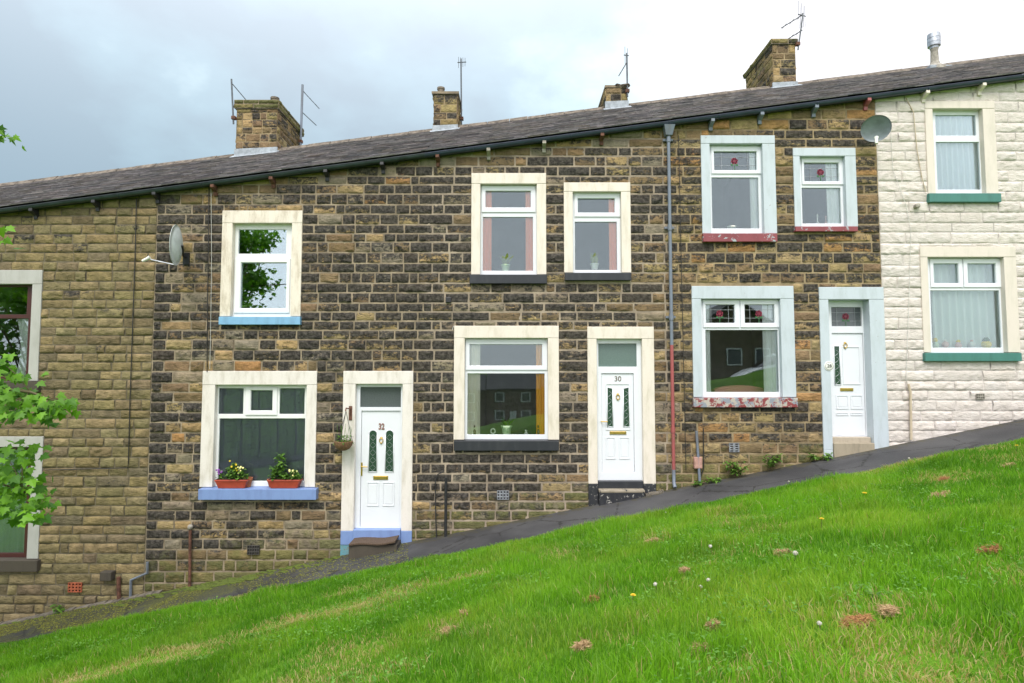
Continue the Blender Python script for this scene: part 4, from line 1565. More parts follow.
# ------------------------------------------------------------------ chimneys
def chimney(house, px0, px1, top_py, base_py, Y, depth, cap_h=0.16, cap_out=0.06, pots=(), sty='stack', top_course=None):
    base = P((px0 + px1) / 2, base_py, Y)
    x0, x1 = P(px0, base_py, Y).x, P(px1, base_py, Y).x
    zt_ = P((px0 + px1) / 2, top_py, Y).z
    zlo = base.z - 0.9
    S = Stones()
    ctop = zt_ - cap_h
    st = ST[sty]
    S.panel(x0, x1, base.z - 0.05, ctop, [], st, lambda u, w, d: np.stack([u, Y - d, w], 1))
    S.panel(Y, Y + depth, zlo, ctop, [], st, lambda u, w, d: np.stack([x1 + d, u, w], 1))
    S.panel(-(Y + depth), -Y, zlo, ctop, [], st, lambda u, w, d: np.stack([x0 - d, -u, w], 1))
    S.panel(-x1, -x0, zlo, ctop, [], st, lambda u, w, d: np.stack([-u, Y + depth + d, w], 1))
    c = S.build("chimney", [M['stone'], M['mortar_buff']], house)
    # cap course: weathered slab with a thinner top layer
    S = Stones()
    o = cap_out
    st2 = dict(ST[sty], course=(cap_h * 0.5, cap_h * 0.6), length=(0.35, 0.7), soot=sootmix(0.5, (0.3, 0.6)), amp=0.035)
    mf = lambda u, w: random.uniform(0.5, 0.95)
    S.panel(x0 - o, x1 + o, ctop, zt_, [], st2, lambda u, w, d: np.stack([u, Y - o - d, w], 1), mossf=mf)
    S.panel(Y - o, Y + depth + o, ctop, zt_, [], st2, lambda u, w, d: np.stack([x1 + o + d, u, w], 1), mossf=mf)
    S.panel(-(Y + depth + o), -(Y - o), ctop, zt_, [], st2, lambda u, w, d: np.stack([x0 - o - d, -u, w], 1), mossf=mf)
    S.panel(-x1 - o, -x0 + o, ctop, zt_, [], st2, lambda u, w, d: np.stack([-u, Y + depth + o + d, w], 1), mossf=mf)
    q = 0.007
    for zz in (ctop + q, zt_ - 0.02):
        S.quad([(x0 - o + q, Y - o + q, zz), (x1 + o - q, Y - o + q, zz), (x1 + o - q, Y + depth + o - q, zz), (x0 - o + q, Y + depth + o - q, zz)], 0)
    S.build("chimney_cap", [M['stone'], M['mortar_mix']], c)
    # lumps of mortar flaunching along the top
    mb = MB()
    for _ in range(int(4 + depth * 4)):
        mb.blob((random.uniform(x0 + 0.05, x1 - 0.05), random.uniform(Y, Y + depth), zt_ - 0.01), random.uniform(0.05, 0.11), 7, 5, (1.2, 1.3, 0.45), 0.25)
    mb.build("flaunching", M['ridge'], c)
    # lead flashing following the roof
    mb = MB()
    fl = 0.014
    for (xa, xb2) in ((x0 - fl - 0.012, x1 + fl + 0.012),):
        za, zc = base.z - 0.13, base.z + 0.15
        mb.hexa([(xa, Y - 0.034, za + (xa - base.x) * 0.128), (xb2, Y - 0.034, za + (xb2 - base.x) * 0.128), (xb2, Y + 0.02, za + (xb2 - base.x) * 0.128), (xa, Y + 0.02, za + (xa - base.x) * 0.128)],
                [(xa, Y - 0.030, zc + (xa - base.x) * 0.05), (xb2, Y - 0.030, zc + (xb2 - base.x) * 0.05), (xb2, Y + 0.02, zc + (xb2 - base.x) * 0.05), (xa, Y + 0.02, zc + (xa - base.x) * 0.05)])
        # apron dressed over the slates
        yq = Y - 0.17
        mb.hexa([(xa - 0.05, yq, float(roof_z(xa, yq)) + 0.03), (xb2 + 0.05, yq, float(roof_z(xb2, yq)) + 0.03), (xb2 + 0.05, Y - 0.02, float(roof_z(xb2, Y)) + 0.02), (xa - 0.05, Y - 0.02, float(roof_z(xa, Y)) + 0.02)],
                [(xa - 0.05, yq, float(roof_z(xa, yq)) + 0.04), (xb2 + 0.05, yq, float(roof_z(xb2, yq)) + 0.04), (xb2 + 0.05, Y - 0.02, float(roof_z(xb2, Y)) + 0.045), (xa - 0.05, Y - 0.02, float(roof_z(xa, Y)) + 0.045)])
    mb.build("flashing", M['lead'], c, bevel=0.004)
    for ppx, ppy, py2, r_ in pots:
        cc = P(ppx, ppy, Y + py2)
        mb = MB()
        h = max(0.12, cc.z - zt_)
        mb.lathe((cc.x, Y + py2, zt_ - 0.06), [(r_ * 1.1, 0), (r_, 0.1), (r_ * 0.95, h), (r_ * 1.12, h + 0.01), (r_ * 1.12, h + 0.06), (r_ * 0.8, h + 0.06), (r_ * 0.78, h - 0.1)], 14)
        mb.build("chimney_pot", M['ridge'], c, smooth='auto')
    return c, x0, x1, zt_


CY = 3.85
c1, c1x0, c1x1, c1z = chimney(H1, 235.5, 276.5, 100.5, 154, CY, 1.75, 0.22, 0.05, pots=[(275, 98, 0.35, 0.10)])
c2, c2x0, c2x1, c2z = chimney(H2, 433.5, 457.0, 92, 131, CY, 0.95, 0.06, 0.05, pots=[(441, 88, 0.3, 0.09)])
c3, c3x0, c3x1, c3z = chimney(H2, 606, 627.5, 85.5, 107, CY, 1.3, 0.06, 0.03)
c4, c4x0, c4x1, c4z = chimney(H3, 773.5, 796.5, 39.5, 88, CY, 1.75, 0.13, 0.05)

# flue terminal on the painted house
c = P(935, 68, 3.95)
mb = MB()
zt_ = P(935, 48, 3.95).z
mb.lathe((c.x, 3.95, c.z - 0.25), [(0.30, 0), (0.26, 0.22), (0.17, 0.29), (0.12, 0.34), (0.095, 0.42), (0.085, zt_ - c.z + 0.17), (0.10, zt_ - c.z + 0.25)], 14)
fl_ = mb.build("flue", M['grey_stone'], H4, smooth='auto')
mb = MB()
h = P(935, 34.5, 3.95).z - zt_
mb.lathe((c.x, 3.95, zt_), [(0.10, -0.02), (0.10, 0.03), (0.145, 0.04), (0.15, h * 0.35), (0.135, h * 0.36), (0.15, h * 0.38), (0.15, h * 0.66), (0.135, h * 0.67), (0.15, h * 0.69), (0.145, h), (0.05, h + 0.01)], 18)
mb.build("flue_cowl", M['steel'], fl_, smooth='auto')
mb = MB()
mb.box(c.x - 0.28, c.x + 0.28, 3.72, 4.18, c.z - 0.16, c.z - 0.03)
mb.build("flashing", M['lead'], fl_, bevel=0.01)


# ------------------------------------------------------------------ aerials and dishes
def aerial(label, base, top, booms, Y, r_=0.02, ticks=True, mat='aerial'):
    """Mast between two photo points, booms as pairs of photo points with yagi elements."""
    b, t = P(*base, Y), P(*top, Y)
    o = thing("television_aerial", label, "tv aerial", b, "television aerials on the roofs")
    mb = MB()
    mb.tube([b, t + (t - b) * 0.02], r_, 8)
    mb.build("mast", M[mat], o, smooth='auto')
    mb = MB()
    mb.box(b.x - 0.05, b.x + 0.05, Y - 0.04, Y + 0.06, b.z + 0.12, b.z + 0.2)
    mb.build("mast_clamp", M['rust'], o, bevel=0.004)
    for (p0, p1, dy, n, el, vert) in booms:
        a, e = P(*p0, Y), P(*p1, Y)
        e = Vector((e.x, Y + dy, e.z))
        mb = MB()
        mb.tube([a, e], 0.013, 6)
        for k in range(n):
            q = a.lerp(e, (k + 0.5) / n)
            le = el * (1 - 0.3 * k / max(1, n))
            if vert:
                mb.tube([q + Vector((0, 0, -le / 2)), q + Vector((0, 0, le / 2))], 0.006, 5)
            else:
                mb.tube([q + Vector((0, -le / 2, 0)), q + Vector((0, le / 2, 0))], 0.006, 5)
        mb.build("boom", M[mat], o)
    return o


aerial("rusty aerial mast with one slanting arm, left of the widest chimney", (233.5, 124), (231.5, 80), [((232.5, 84), (246, 100.5), 0.25, 3, 0.28, False)], CY - 0.08, 0.022)
a_ = aerial("tall aerial mast with two short slanting arms, right of the widest chimney", (300.5, 147), (302.5, 86), [((303, 91), (316, 104), 0.3, 3, 0.3, False), ((302, 112), (313, 121), 0.3, 2, 0.25, False)], 5.3, 0.035, mat='pipe_grey')
aerial("slim grey mast with small crossed elements beside the narrow chimney", (461.5, 124.5), (461, 60), [((457.5, 62.5), (466, 61), 0.05, 4, 0.30, True)], CY + 0.5, 0.02, mat='aerial')
aerial("short aerial with folded arm on the low chimney", (627.5, 97), (626.8, 54), [((627, 62), (619, 75), 0.05, 3, 0.2, False), ((623.8, 55), (629, 54.6), 0.05, 2, 0.45, True)], CY - 0.06, 0.022)
aerial("many pronged aerial with two long arms on the tall right hand chimney", (798, 50), (803, 14), [((798, 14.3), (807.5, 14), 0.1, 5, 0.75, True), ((803, 14.6), (786, 21.5), 0.3, 3, 0.3, False), ((802.5, 30), (785, 37.5), 0.3, 3, 0.3, False)], CY - 0.06, 0.02)


def dish(label, c, r_, face, mount, mat, rx=1.0, reach=1.25):
    """Offset satellite dish: centre point, unit facing vector, wall mount point."""
    o = thing("satellite_dish", label, "satellite dish", mount, "satellite dishes on the house fronts")
    f = Vector(face).normalized()
    side = Vector((0, 0, 1)).cross(f).normalized()
    up = f.cross(side)
    mb = MB()
    rings, seg = 6, 28
    vs_, fs_ = [], []
    for s_, off in ((0, 0.0), (1, -0.008)):
        for i in range(rings + 1):
            q = i / rings
            for k in range(seg):
                th = 2 * math.pi * k / seg
                p = c + (side * math.cos(th) * rx + up * math.sin(th)) * (r_ * max(q, 0.001)) + f * (0.16 * r_ * (q * q - 1) * 1.4 + off)
                vs_.append(p)
    n = (rings + 1) * seg
    for i in range(rings):
        for k in range(seg):
            k2 = (k + 1) % seg
            a = [i * seg + k, i * seg + k2, (i + 1) * seg + k2, (i + 1) * seg + k]
            fs_.append(tuple(a[::-1]))
            fs_.append(tuple(q + n for q in a))
    for k in range(seg):
        k2 = (k + 1) % seg
        fs_.append((rings * seg + k, rings * seg + k2, n + rings * seg + k2, n + rings * seg + k))
    mb.add(vs_, fs_)
    mb.build("reflector", M[mat], o, smooth=True)
    back = c - f * 0.16 * r_ * 1.4
    mb = MB()
    mb.box(mount.x - 0.06, mount.x + 0.06, -0.035, -0.012, mount.z - 0.11, mount.z + 0.11)
    mb.tube([mount + Vector((0, -0.02, 0.03)), mount + Vector((0, -0.13, 0.03)), back - f * 0.03], 0.018, 8)
    mb.build("wall_mount", M['iron'], o, smooth='auto')
    low = c - up * r_ * 0.98
    foc = c + f * r_ * reach - up * r_ * 0.75
    mb = MB()
    mb.tube([back - up * r_ * 0.5, low, foc], 0.012, 6)
    arm = mb.build("feed_arm", M['steel'], o)
    mb = MB()
    d_ = (c - foc).normalized()
    mb.tube([foc - d_ * 0.09, foc - d_ * 0.03, foc, foc + d_ * 0.05], [0.025, 0.028, 0.028, 0.04], 10)
    mb.build("receiver", M['ceramic'], arm, smooth='auto')
    return o


c = P(175.8, 245, -0.34)
dish("grey satellite dish turned edge on, beside the blue-silled bedroom window", c, 0.37, (-0.96, -0.16, 0.02), P(187, 259, 0.0), 'dish', 0.8)
c = P(876, 128.5, -0.36)
dish("slate grey satellite dish tilted on the joint of brown and painted houses", c, 0.235, (-0.45, -0.72, -0.40), P(868, 134, 0.0), 'dish_dark', 1.05, reach=0.75)

# ------------------------------------------------------------------ pipes, cables, vents (parts of their houses)
hop = P(668.5, 131, -0.1)
mb = MB()
mb.hexa([(hop.x - 0.06, -0.15, hop.z - 0.09), (hop.x + 0.06, -0.15, hop.z - 0.09), (hop.x + 0.06, -0.03, hop.z - 0.09), (hop.x - 0.06, -0.03, hop.z - 0.09)],
        [(hop.x - 0.10, -0.20, hop.z + 0.09), (hop.x + 0.10, -0.20, hop.z + 0.09), (hop.x + 0.10, -0.02, hop.z + 0.09), (hop.x - 0.10, -0.02, hop.z + 0.09)])
zj = P(673.5, 345, -0.09).z
zf = float(zb(hop.x)) + 0.12
mb.tube([(hop.x, -0.09, hop.z - 0.05), (hop.x, -0.09, zj)], 0.031, 12)
for q in range(3):
    zz = hop.z - 0.1 - q * (hop.z - zj) / 2.4
    mb.tube([(hop.x, -0.09, zz), (hop.x, -0.09, zz - 0.11)], 0.041, 12)
    mb.box(hop.x - 0.09, hop.x + 0.09, -0.05, -0.01, zz - 0.07, zz - 0.03)
dp = mb.build("downpipe", M['pipe_grey'], H2, smooth='auto')
mb = MB()
mb.tube([(hop.x, -0.09, zj), (hop.x, -0.09, zf + 0.25)], 0.0315, 12)
mb.tube([(hop.x, -0.09, zj - 1.5), (hop.x, -0.09, zj - 1.6)], 0.041, 12)
mb.build("pipe_length", M['pipe_red'], dp, smooth='auto')
mb = MB()
mb.tube([(hop.x, -0.09, zf + 0.25), (hop.x, -0.09, zf + 0.02), (hop.x, -0.16, zf - 0.06)], 0.0315, 12)
mb.build("pipe_shoe", M['pipe_grey'], dp, smooth='auto')


def pipe(house, pts, r_, mat, Y=-0.06, name="pipe"):
    mb = MB()
    mb.tube([P(a, b, Y) for a, b in pts], r_, 9)
    return mb.build(name, M[mat], house, smooth='auto')


pipe(H0, [(118.5, 577), (119, 604)], 0.033, 'rust')
pipe(H0, [(147.5, 562), (147.3, 573), (131, 580), (130.2, 603)], 0.024, 'pipe_grey')
pipe(H1, [(190.3, 527), (189.5, 592)], 0.026, 'rust')
mb = MB()
q = P(190.3, 527, -0.06)
mb.blob(q, 0.05, 8, 6)
mb.build("pipe_cap", M['grey_stone'], H1, smooth=True)
pipe(H3, [(696.4, 431), (700, 486)], 0.026, 'pipe_grey')
pipe(H3, [(703.3, 428), (703.6, 468), (697.5, 487)], 0.010, 'cable', -0.04, "cable")
pipe(H4, [(908.5, 384), (910.5, 392), (911.2, 440)], 0.022, 'pipe_cream')
mb = MB()
q = rect(694, 702, 457, 468.5, -0.06)
mb.box(q[0], q[1], -0.085, 0.0, q[2], q[3])
mb.build("meter_box", M['meter'], H3, bevel=0.01)
mb = MB()
q = rect(102, 113.5, 571, 580, -0.06)
mb.box(q[0], q[1], -0.13, 0.0, q[2], q[3])
mb.build("meter_box", M['stone_sill'], H0, bevel=0.012)


def cable(house, pts, mat='cable', r_=0.007, Y=-0.035):
    return pipe(house, pts, r_, mat, Y, "cable")


cable(H0, [(136.5, 198), (135, 260), (132.5, 330), (130, 400), (128.5, 460), (127.8, 468), (68, 469.5), (42.5, 470)], 'cable', 0.009)
cable(H1, [(209, 186), (208.6, 240), (207.5, 300), (207, 372)], 'cable', 0.008)
cable(H1, [(211, 186), (211.6, 260), (210.5, 340), (209.7, 369)], 'cable_white', 0.004)
cable(H4, [(906, 98), (913.5, 112), (917, 150), (922, 178), (926, 192)], 'pipe_cream', 0.008)
cable(H4, [(890, 118), (893, 170), (906, 205), (911, 230), (909, 300), (906, 380), (908, 384)], 'cable_white', 0.004)
cable(H2, [(453.5, 326), (452.3, 330)], 'cable_white', 0.005)
cable(H3, [(678.5, 135), (681, 250), (684, 380), (686, 470)], 'cable', 0.006)
mb = MB()
q = P(917, 206, -0.05)
mb.lathe((q.x, -0.012, q.z), [(0.045, 0), (0.045, -0.07), (0.03, -0.08)], 12, 'y')
mb.build("flue_outlet", M['grey_stone'], H4, smooth='auto')
mb = MB()
q = P(448.5, 300, -0.02)
mb.box(q.x - 0.05, q.x + 0.05, -0.05, -0.005, q.z - 0.05, q.z + 0.05)
mb.build("wall_box", M['black_plastic'], H2, bevel=0.008)


def air_brick(hi, px0, px1, pt, pb, mat, cols=4, rows=3):
    r_ = rect(px0, px1, pt, pb, -0.02)
    mb = MB()
    hs = []
    for i in range(cols):
        for k in range(rows):
            cx = r_[0] + (r_[1] - r_[0]) * (i + 0.5) / cols
            cz = r_[2] + (r_[3] - r_[2]) * (k + 0.5) / rows
            dx, dz = (r_[1] - r_[0]) / cols * 0.30, (r_[3] - r_[2]) / rows * 0.28
            hs.append((cx - dx, cx + dx, cz - dz, cz + dz))
    mb.solid_grid(r_, hs, -0.038, -0.012)
    mb.cur = 1
    mb.box(r_[0] + 0.004, r_[1] - 0.004, -0.016, 0.01, r_[2] + 0.004, r_[3] - 0.004)  # near-black backing stands in for the shade inside the holes
    mb.build("air_brick", [M[mat], M['hole_shade']], HOUSES[hi])


air_brick(0, 68.5, 82, 582.5, 592, 'airbrick_red')
air_brick(1, 247.5, 259.5, 545.3, 554.5, 'airbrick_dark', 5, 3)
air_brick(2, 497, 509, 490.5, 499.5, 'airbrick_grey')
air_brick(3, 729, 739, 443, 452, 'airbrick_grey', 2, 4)
air_brick(4, 976, 984, 393.5, 399, 'pipe_cream' if False else 'grey_stone', 4, 2)

# black post with a thin bent rod beside the numbered house
pt0 = P(445.5, 540, -0.12)
post = thing("iron_post", "thin black iron post with a bent wire beside it, on the pavement", "post", Vector((pt0.x, -0.12, float(zb(pt0.x)))))
mb = MB()
top = P(446, 477.5, -0.12)
mb.tube([(pt0.x, -0.12, float(zb(pt0.x)) - 0.05), (top.x, -0.12, top.z)], 0.026, 10)
mb.build("shaft", M['iron'], post, smooth='auto')
mb = MB()
mb.tube([P(436.5, 540, -0.05), P(435.3, 500, -0.05), P(435.3, 482, -0.05), P(438, 474, -0.05), P(443.5, 472, -0.06)], 0.010, 7)
mb.build("wire", M['iron'], post, smooth='auto')


# ------------------------------------------------------------------ curtains, blinds and things on the sills
def curtain(label, x0p, x1p, ytop, ybot, Y, mat, waves=5, amp=0.03, bow=0.0, name="curtain", cat="curtain", group="curtains and blinds in the windows", skew=0.0):
    a, b = P(x0p, ytop, Y), P(x1p, ybot, Y)
    x0, x1, z1, z0 = a.x, b.x, a.z, b.z
    nu, nz = waves * 8 + 1, 10
    ph = random.random() * 6
    vs_, fs_ = [], []
    for k in range(nz):
        t = k / (nz - 1)
        for i in range(nu):
            s = i / (nu - 1)
            xx = x0 + (x1 - x0) * s + bow * math.sin(math.pi * t) * (1 - s) + skew * t * (1 - s)
            yy = Y + 0.5 * amp * math.sin(2 * math.pi * waves * s + ph + 0.5 * math.sin(3 * t)) * (0.6 + 0.4 * t) + 0.004 * math.sin(5 * t + 9 * s)
            vs_.append((xx, yy, z1 + (z0 - z1) * t))
    for k in range(nz - 1):
        for i in range(nu - 1):
            q = k * nu + i
            fs_.append((q, q + nu, q + nu + 1, q + 1))
    mb = MB()
    mb.add(vs_, fs_)
    o = mb.build(name, M[mat], None, smooth=True)
    return tag(o, label, cat, group)


def blinds(label, x0p, x1p, ytop, ybot, Y, mat, n=22, gap=0.0, group="curtains and blinds in the windows"):
    a, b = P(x0p, ytop, Y), P(x1p, ybot, Y)
    mb = MB()
    for k in range(n):
        x = a.x + (b.x - a.x) * (k + 0.5) / n
        w_ = (b.x - a.x) / n * 0.53
        th = R(24 + random.uniform(-5, 5))
        dx, dy = w_ * math.cos(th), w_ * math.sin(th)
        mb.add([(x - dx, Y - dy, a.z), (x + dx, Y + dy, a.z), (x + dx, Y + dy, b.z), (x - dx, Y - dy, b.z)], [(0, 3, 2, 1)])
    mb.box(a.x - 0.02, b.x + 0.02, Y - 0.03, Y + 0.03, a.z, a.z + 0.04)
    o = mb.build("vertical_blind", M[mat], None)
    return tag(o, label, "blind", group)


CYC = 0.152
curtain("white net curtain gathered at the side of the upper red-framed window", 17, 30, 316, 385, CYC, 'c_white', 3, 0.03, bow=0.10)
curtain("grey green curtain across the lower red-framed window", -45, 30, 448, 564, CYC, 'c_teal', 14, 0.03)
blinds("dark grey vertical blind behind the flower troughs", 216, 308, 387, 489, 0.158, 'c_grey', 30)
curtain("left coral curtain of the wider bedroom window above the number 30 house's big window", 481, 491.5, 186, 274, CYC, 'c_coral', 2, 0.025)
curtain("right coral curtain of the wider bedroom window above the number 30 house's big window", 525.5, 537, 186, 274, CYC, 'c_coral', 2, 0.025)
curtain("single coral curtain in the narrower bedroom window above door 30", 608.5, 620, 194, 272, CYC, 'c_coral', 2, 0.025)
curtain("cream curtain left in the big window beside door 30", 464, 480, 339, 438, CYC, 'c_cream', 3, 0.03)
curtain("bright orange curtain right in the big window beside door 30", 536, 549, 339, 438, CYC, 'c_orange', 3, 0.03)
curtain("white curtain tied back in the wider bedroom window with a stained glass rose", 749, 766, 147, 232, CYC, 'c_white', 4, 0.03)
curtain("white curtain in the narrower bedroom window with a stained glass rose", 825, 846, 158, 226, CYC, 'c_white', 4, 0.03)
curtain("wide white curtain right of the car reflection in the two-rose window", 762, 784, 300, 396, CYC, 'c_white', 4, 0.03)
curtain("thin white curtain at the left edge of the two-rose window", 703, 711, 300, 396, CYC, 'c_white', 2, 0.025)
curtain("blue grey net curtain filling the bedroom window of the painted house", 932, 986, 110, 193, CYC + 0.03, 'c_bluegrey', 9, 0.07)
curtain("pale green net curtain filling the big window of the painted house", 929, 1008, 258, 352, 0.275, 'c_mint', 10, 0.10)


def leaf_blade(mb, base, d, L, w, droop=0.3):
    """A narrow pointed leaf: base point, direction."""
    d = Vector(d).normalized()
    s = d.cross(Vector((0, 0, 1)))
    if s.length < 0.05:
        s = Vector((1, 0, 0))
    s.normalize()
    p1 = base + d * L * 0.5 + Vector((0, 0, 0.02 * L))
    p2 = base + d * L + Vector((0, 0, -droop * L))
    mb.tint = random.random()
    mb.add([base - s * w * 0.15, base + s * w * 0.15, p1 + s * w * 0.5, p1 - s * w * 0.5, p2], [(0, 1, 2, 3), (3, 2, 4)])


def rnd_dir(up=0.5):
    th = random.uniform(0, 2 * math.pi)
    z = random.uniform(up - 0.5, up + 0.5)
    return Vector((math.cos(th), math.sin(th), z)).normalized()


def pot_plant(label, px, base_py, Y, h_pot, r_pot, m_pot, hl, nleaf, m_leaf_='blades', cat="pot plant", spread=0.4):
    c = P(px, base_py, Y)
    o = thing("pot_plant", label, cat, c, "things on the window boards")
    mb = MB()
    mb.lathe(c, [(r_pot * 0.72, 0), (r_pot * 0.95, h_pot * 0.8), (r_pot * 1.08, h_pot * 0.82), (r_pot * 1.1, h_pot), (r_pot * 0.9, h_pot), (r_pot * 0.85, h_pot * 0.85)], 16)
    mb.build("pot", M[m_pot], o, smooth='auto')
    mb = MB()
    for k in range(nleaf):
        d = rnd_dir(0.9)
        leaf_blade(mb, c + Vector((random.uniform(-1, 1) * r_pot * 0.5, random.uniform(-1, 1) * r_pot * 0.5, h_pot * 0.9)), Vector((d.x * spread, d.y * spread, d.z)), hl * random.uniform(0.6, 1.1), hl * 0.28, 0.12)
    mb.build("leaf_tuft", M[m_leaf_], o, tint=True)
    return o


pot_plant("yellow green pot plant in the wider bedroom window with coral curtains", 505.5, 271.5, 0.2, 0.13, 0.085, 'ceramic_mint', 0.25, 24, 'blades_yel')
pot_plant("yellow green spiky plant in a white pot in the narrower bedroom window above door 30", 594.5, 270, 0.2, 0.12, 0.08, 'ceramic', 0.26, 24, 'blades_yel', spread=0.25)
pot_plant("pale green pot between cream and orange curtains in the big window", 506.5, 434.5, 0.2, 0.17, 0.10, 'ceramic_mint', 0.22, 14, spread=0.5)


def ornament(label, px, base_py, Y, prof, mats, cat="ornament", name="ornament", group="things on the window boards"):
    c = P(px, base_py, Y)
    mb = MB()
    mb.lathe(c, prof, 14)
    o = mb.build(name, mats, None, smooth='auto')
    return tag(o, label, cat, group)


FIG = [(0.03, 0), (0.05, 0.02), (0.05, 0.07), (0.03, 0.10), (0.022, 0.115), (0.036, 0.14), (0.034, 0.17), (0.012, 0.19)]
BALL = [(0.02, 0), (0.05, 0.03), (0.062, 0.065), (0.05, 0.10), (0.02, 0.125)]
ornament("dark bronze figurine at the left end of the sill beside the cream curtain", 474.5, 434.5, 0.19, FIG, M['bronze'])
c = P(493, 434, 0.19)
mb = MB()
mb.tube([(c.x + 0.04 * math.cos(2 * math.pi * k / 14), 0.19, c.z + 0.052 + 0.045 * math.sin(2 * math.pi * k / 14)) for k in range(15)], 0.014, 8)
tag(mb.build("ring_ornament", M['ceramic'], None, smooth=True), "small white ring ornament left of the pale green pot", "ornament", "things on the window boards")
ornament("little white china ornament right of the pale green pot", 526, 434.5, 0.19, [(0.03, 0), (0.04, 0.02), (0.02, 0.05), (0.028, 0.07), (0.01, 0.09)], M['ceramic'])
ornament("dark bronze figurine in front of the orange curtain", 538, 434.5, 0.19, FIG, M['bronze'])
ornament("slim white figurine at the left of the narrower rose bedroom window", 817.5, 223.8, 0.19, [(0.03, 0), (0.03, 0.02), (0.012, 0.05), (0.012, 0.14), (0.02, 0.16), (0.005, 0.19)], M['ceramic'])
ornament("slim brown figurine at the middle of the narrower rose bedroom window", 826, 223.8, 0.19, [(0.03, 0), (0.03, 0.02), (0.012, 0.05), (0.012, 0.12), (0.02, 0.14), (0.005, 0.16)], M['pinkfig'])
ornament("low white dish on the board of the wider rose bedroom window", 731.5, 229, 0.19, [(0.05, 0), (0.09, 0.03), (0.09, 0.05), (0.06, 0.045)], M['ceramic'])


def chick(label, px, mats, body, hat):
    c = P(px, 348, 0.2)
    o = thing("sill_figure", label, "ornament", c, "figures lined up in the painted house window")
    mb = MB()
    mb.lathe(c, body, 14)
    mb.build("figure_body", mats[0], o, smooth='auto')
    top = body[-1][1]
    mb = MB()
    mb.lathe(c + Vector((0, 0, top - 0.01)), hat, 12)
    mb.build("figure_head", mats[1], o, smooth='auto')


chick("yellow topped green figure at the left end of the painted house sill", 935.5, (M['ceramic_mint'], M['yellow']), [(0.04, 0), (0.06, 0.03), (0.05, 0.09), (0.03, 0.12)], [(0.03, 0), (0.045, 0.03), (0.03, 0.07), (0.005, 0.085)])
chick("pale pink round figure second from the left on the painted house sill", 945.5, (M['pinkfig'], M['ceramic']), BALL, [(0.02, 0), (0.03, 0.02), (0.015, 0.045)])
chick("pink figure with a small yellow top at the middle of the painted house sill", 958.5, (M['pinkfig'], M['yellow']), [(0.04, 0), (0.06, 0.04), (0.045, 0.09), (0.03, 0.11)], [(0.03, 0), (0.04, 0.025), (0.02, 0.055)])
chick("white round figure right of the pink ones on the painted house sill", 972, (M['ceramic'], M['pinkfig']), BALL, [(0.02, 0), (0.028, 0.02), (0.01, 0.04)])
chick("largest figure with yellow and green bands at the right of the painted house sill", 986.5, (M['yellow'], M['blades']), [(0.05, 0), (0.085, 0.04), (0.085, 0.09), (0.05, 0.13)], [(0.05, 0), (0.06, 0.03), (0.03, 0.08)])

# dusty pink sofa whose back shows over the sill of the two-rose window
c = P(737, 392, 0.55)
sofa = thing("sofa", "dusty pink sofa back rising behind the sill of the two-rose window", "sofa", Vector((c.x, 0.75, c.z - 0.75)))
mb = MB()
n = 14
vs_, fs_ = [], []
x0s, x1s = P(713, 385, 0.55).x, P(764, 385, 0.55).x
for i in range(n + 1):
    s = i / n
    x = x0s + (x1s - x0s) * s
    hgt = c.z + 0.05 + 0.08 * math.sin(math.pi * s) ** 0.6
    for (yy, zz) in ((0.45, c.z - 0.75), (0.43, hgt - 0.06), (0.47, hgt), (0.60, hgt), (0.66, hgt - 0.06), (0.68, c.z - 0.75)):
        vs_.append((x, yy, zz))
for i in range(n):
    for k in range(5):
        fs_.append((i * 6 + k, (i + 1) * 6 + k, (i + 1) * 6 + k + 1, i * 6 + k + 1))
fs_ += [tuple(range(6)), tuple(n * 6 + k for k in range(5, -1, -1))]
mb.add(vs_, fs_)
mb.build("backrest", M['c_pink'], sofa, smooth='auto')
mb = MB()
mb.box(x0s, x1s, 0.68, 1.25, c.z - 0.72, c.z - 0.38)
mb.build("seat", M['c_pink'], sofa, bevel=0.06)


# ------------------------------------------------------------------ flower troughs, pots, hanging basket, mat
def flower(mb, c, r_, face=(0, -1, 0.3)):
    f = Vector(face).normalized()
    s = f.orthogonal().normalized()
    t = f.cross(s)
    k = 6
    pts = [c + f * 0.006]
    for q in range(k * 2):
        th = math.pi * q / k
        rr = r_ if q % 2 == 0 else r_ * 0.62
        pts.append(c + (s * math.cos(th) + t * math.sin(th)) * rr)
    mb.add(pts, [(0, 1 + q, 1 + (q + 1) % (2 * k)) for q in range(2 * k)])


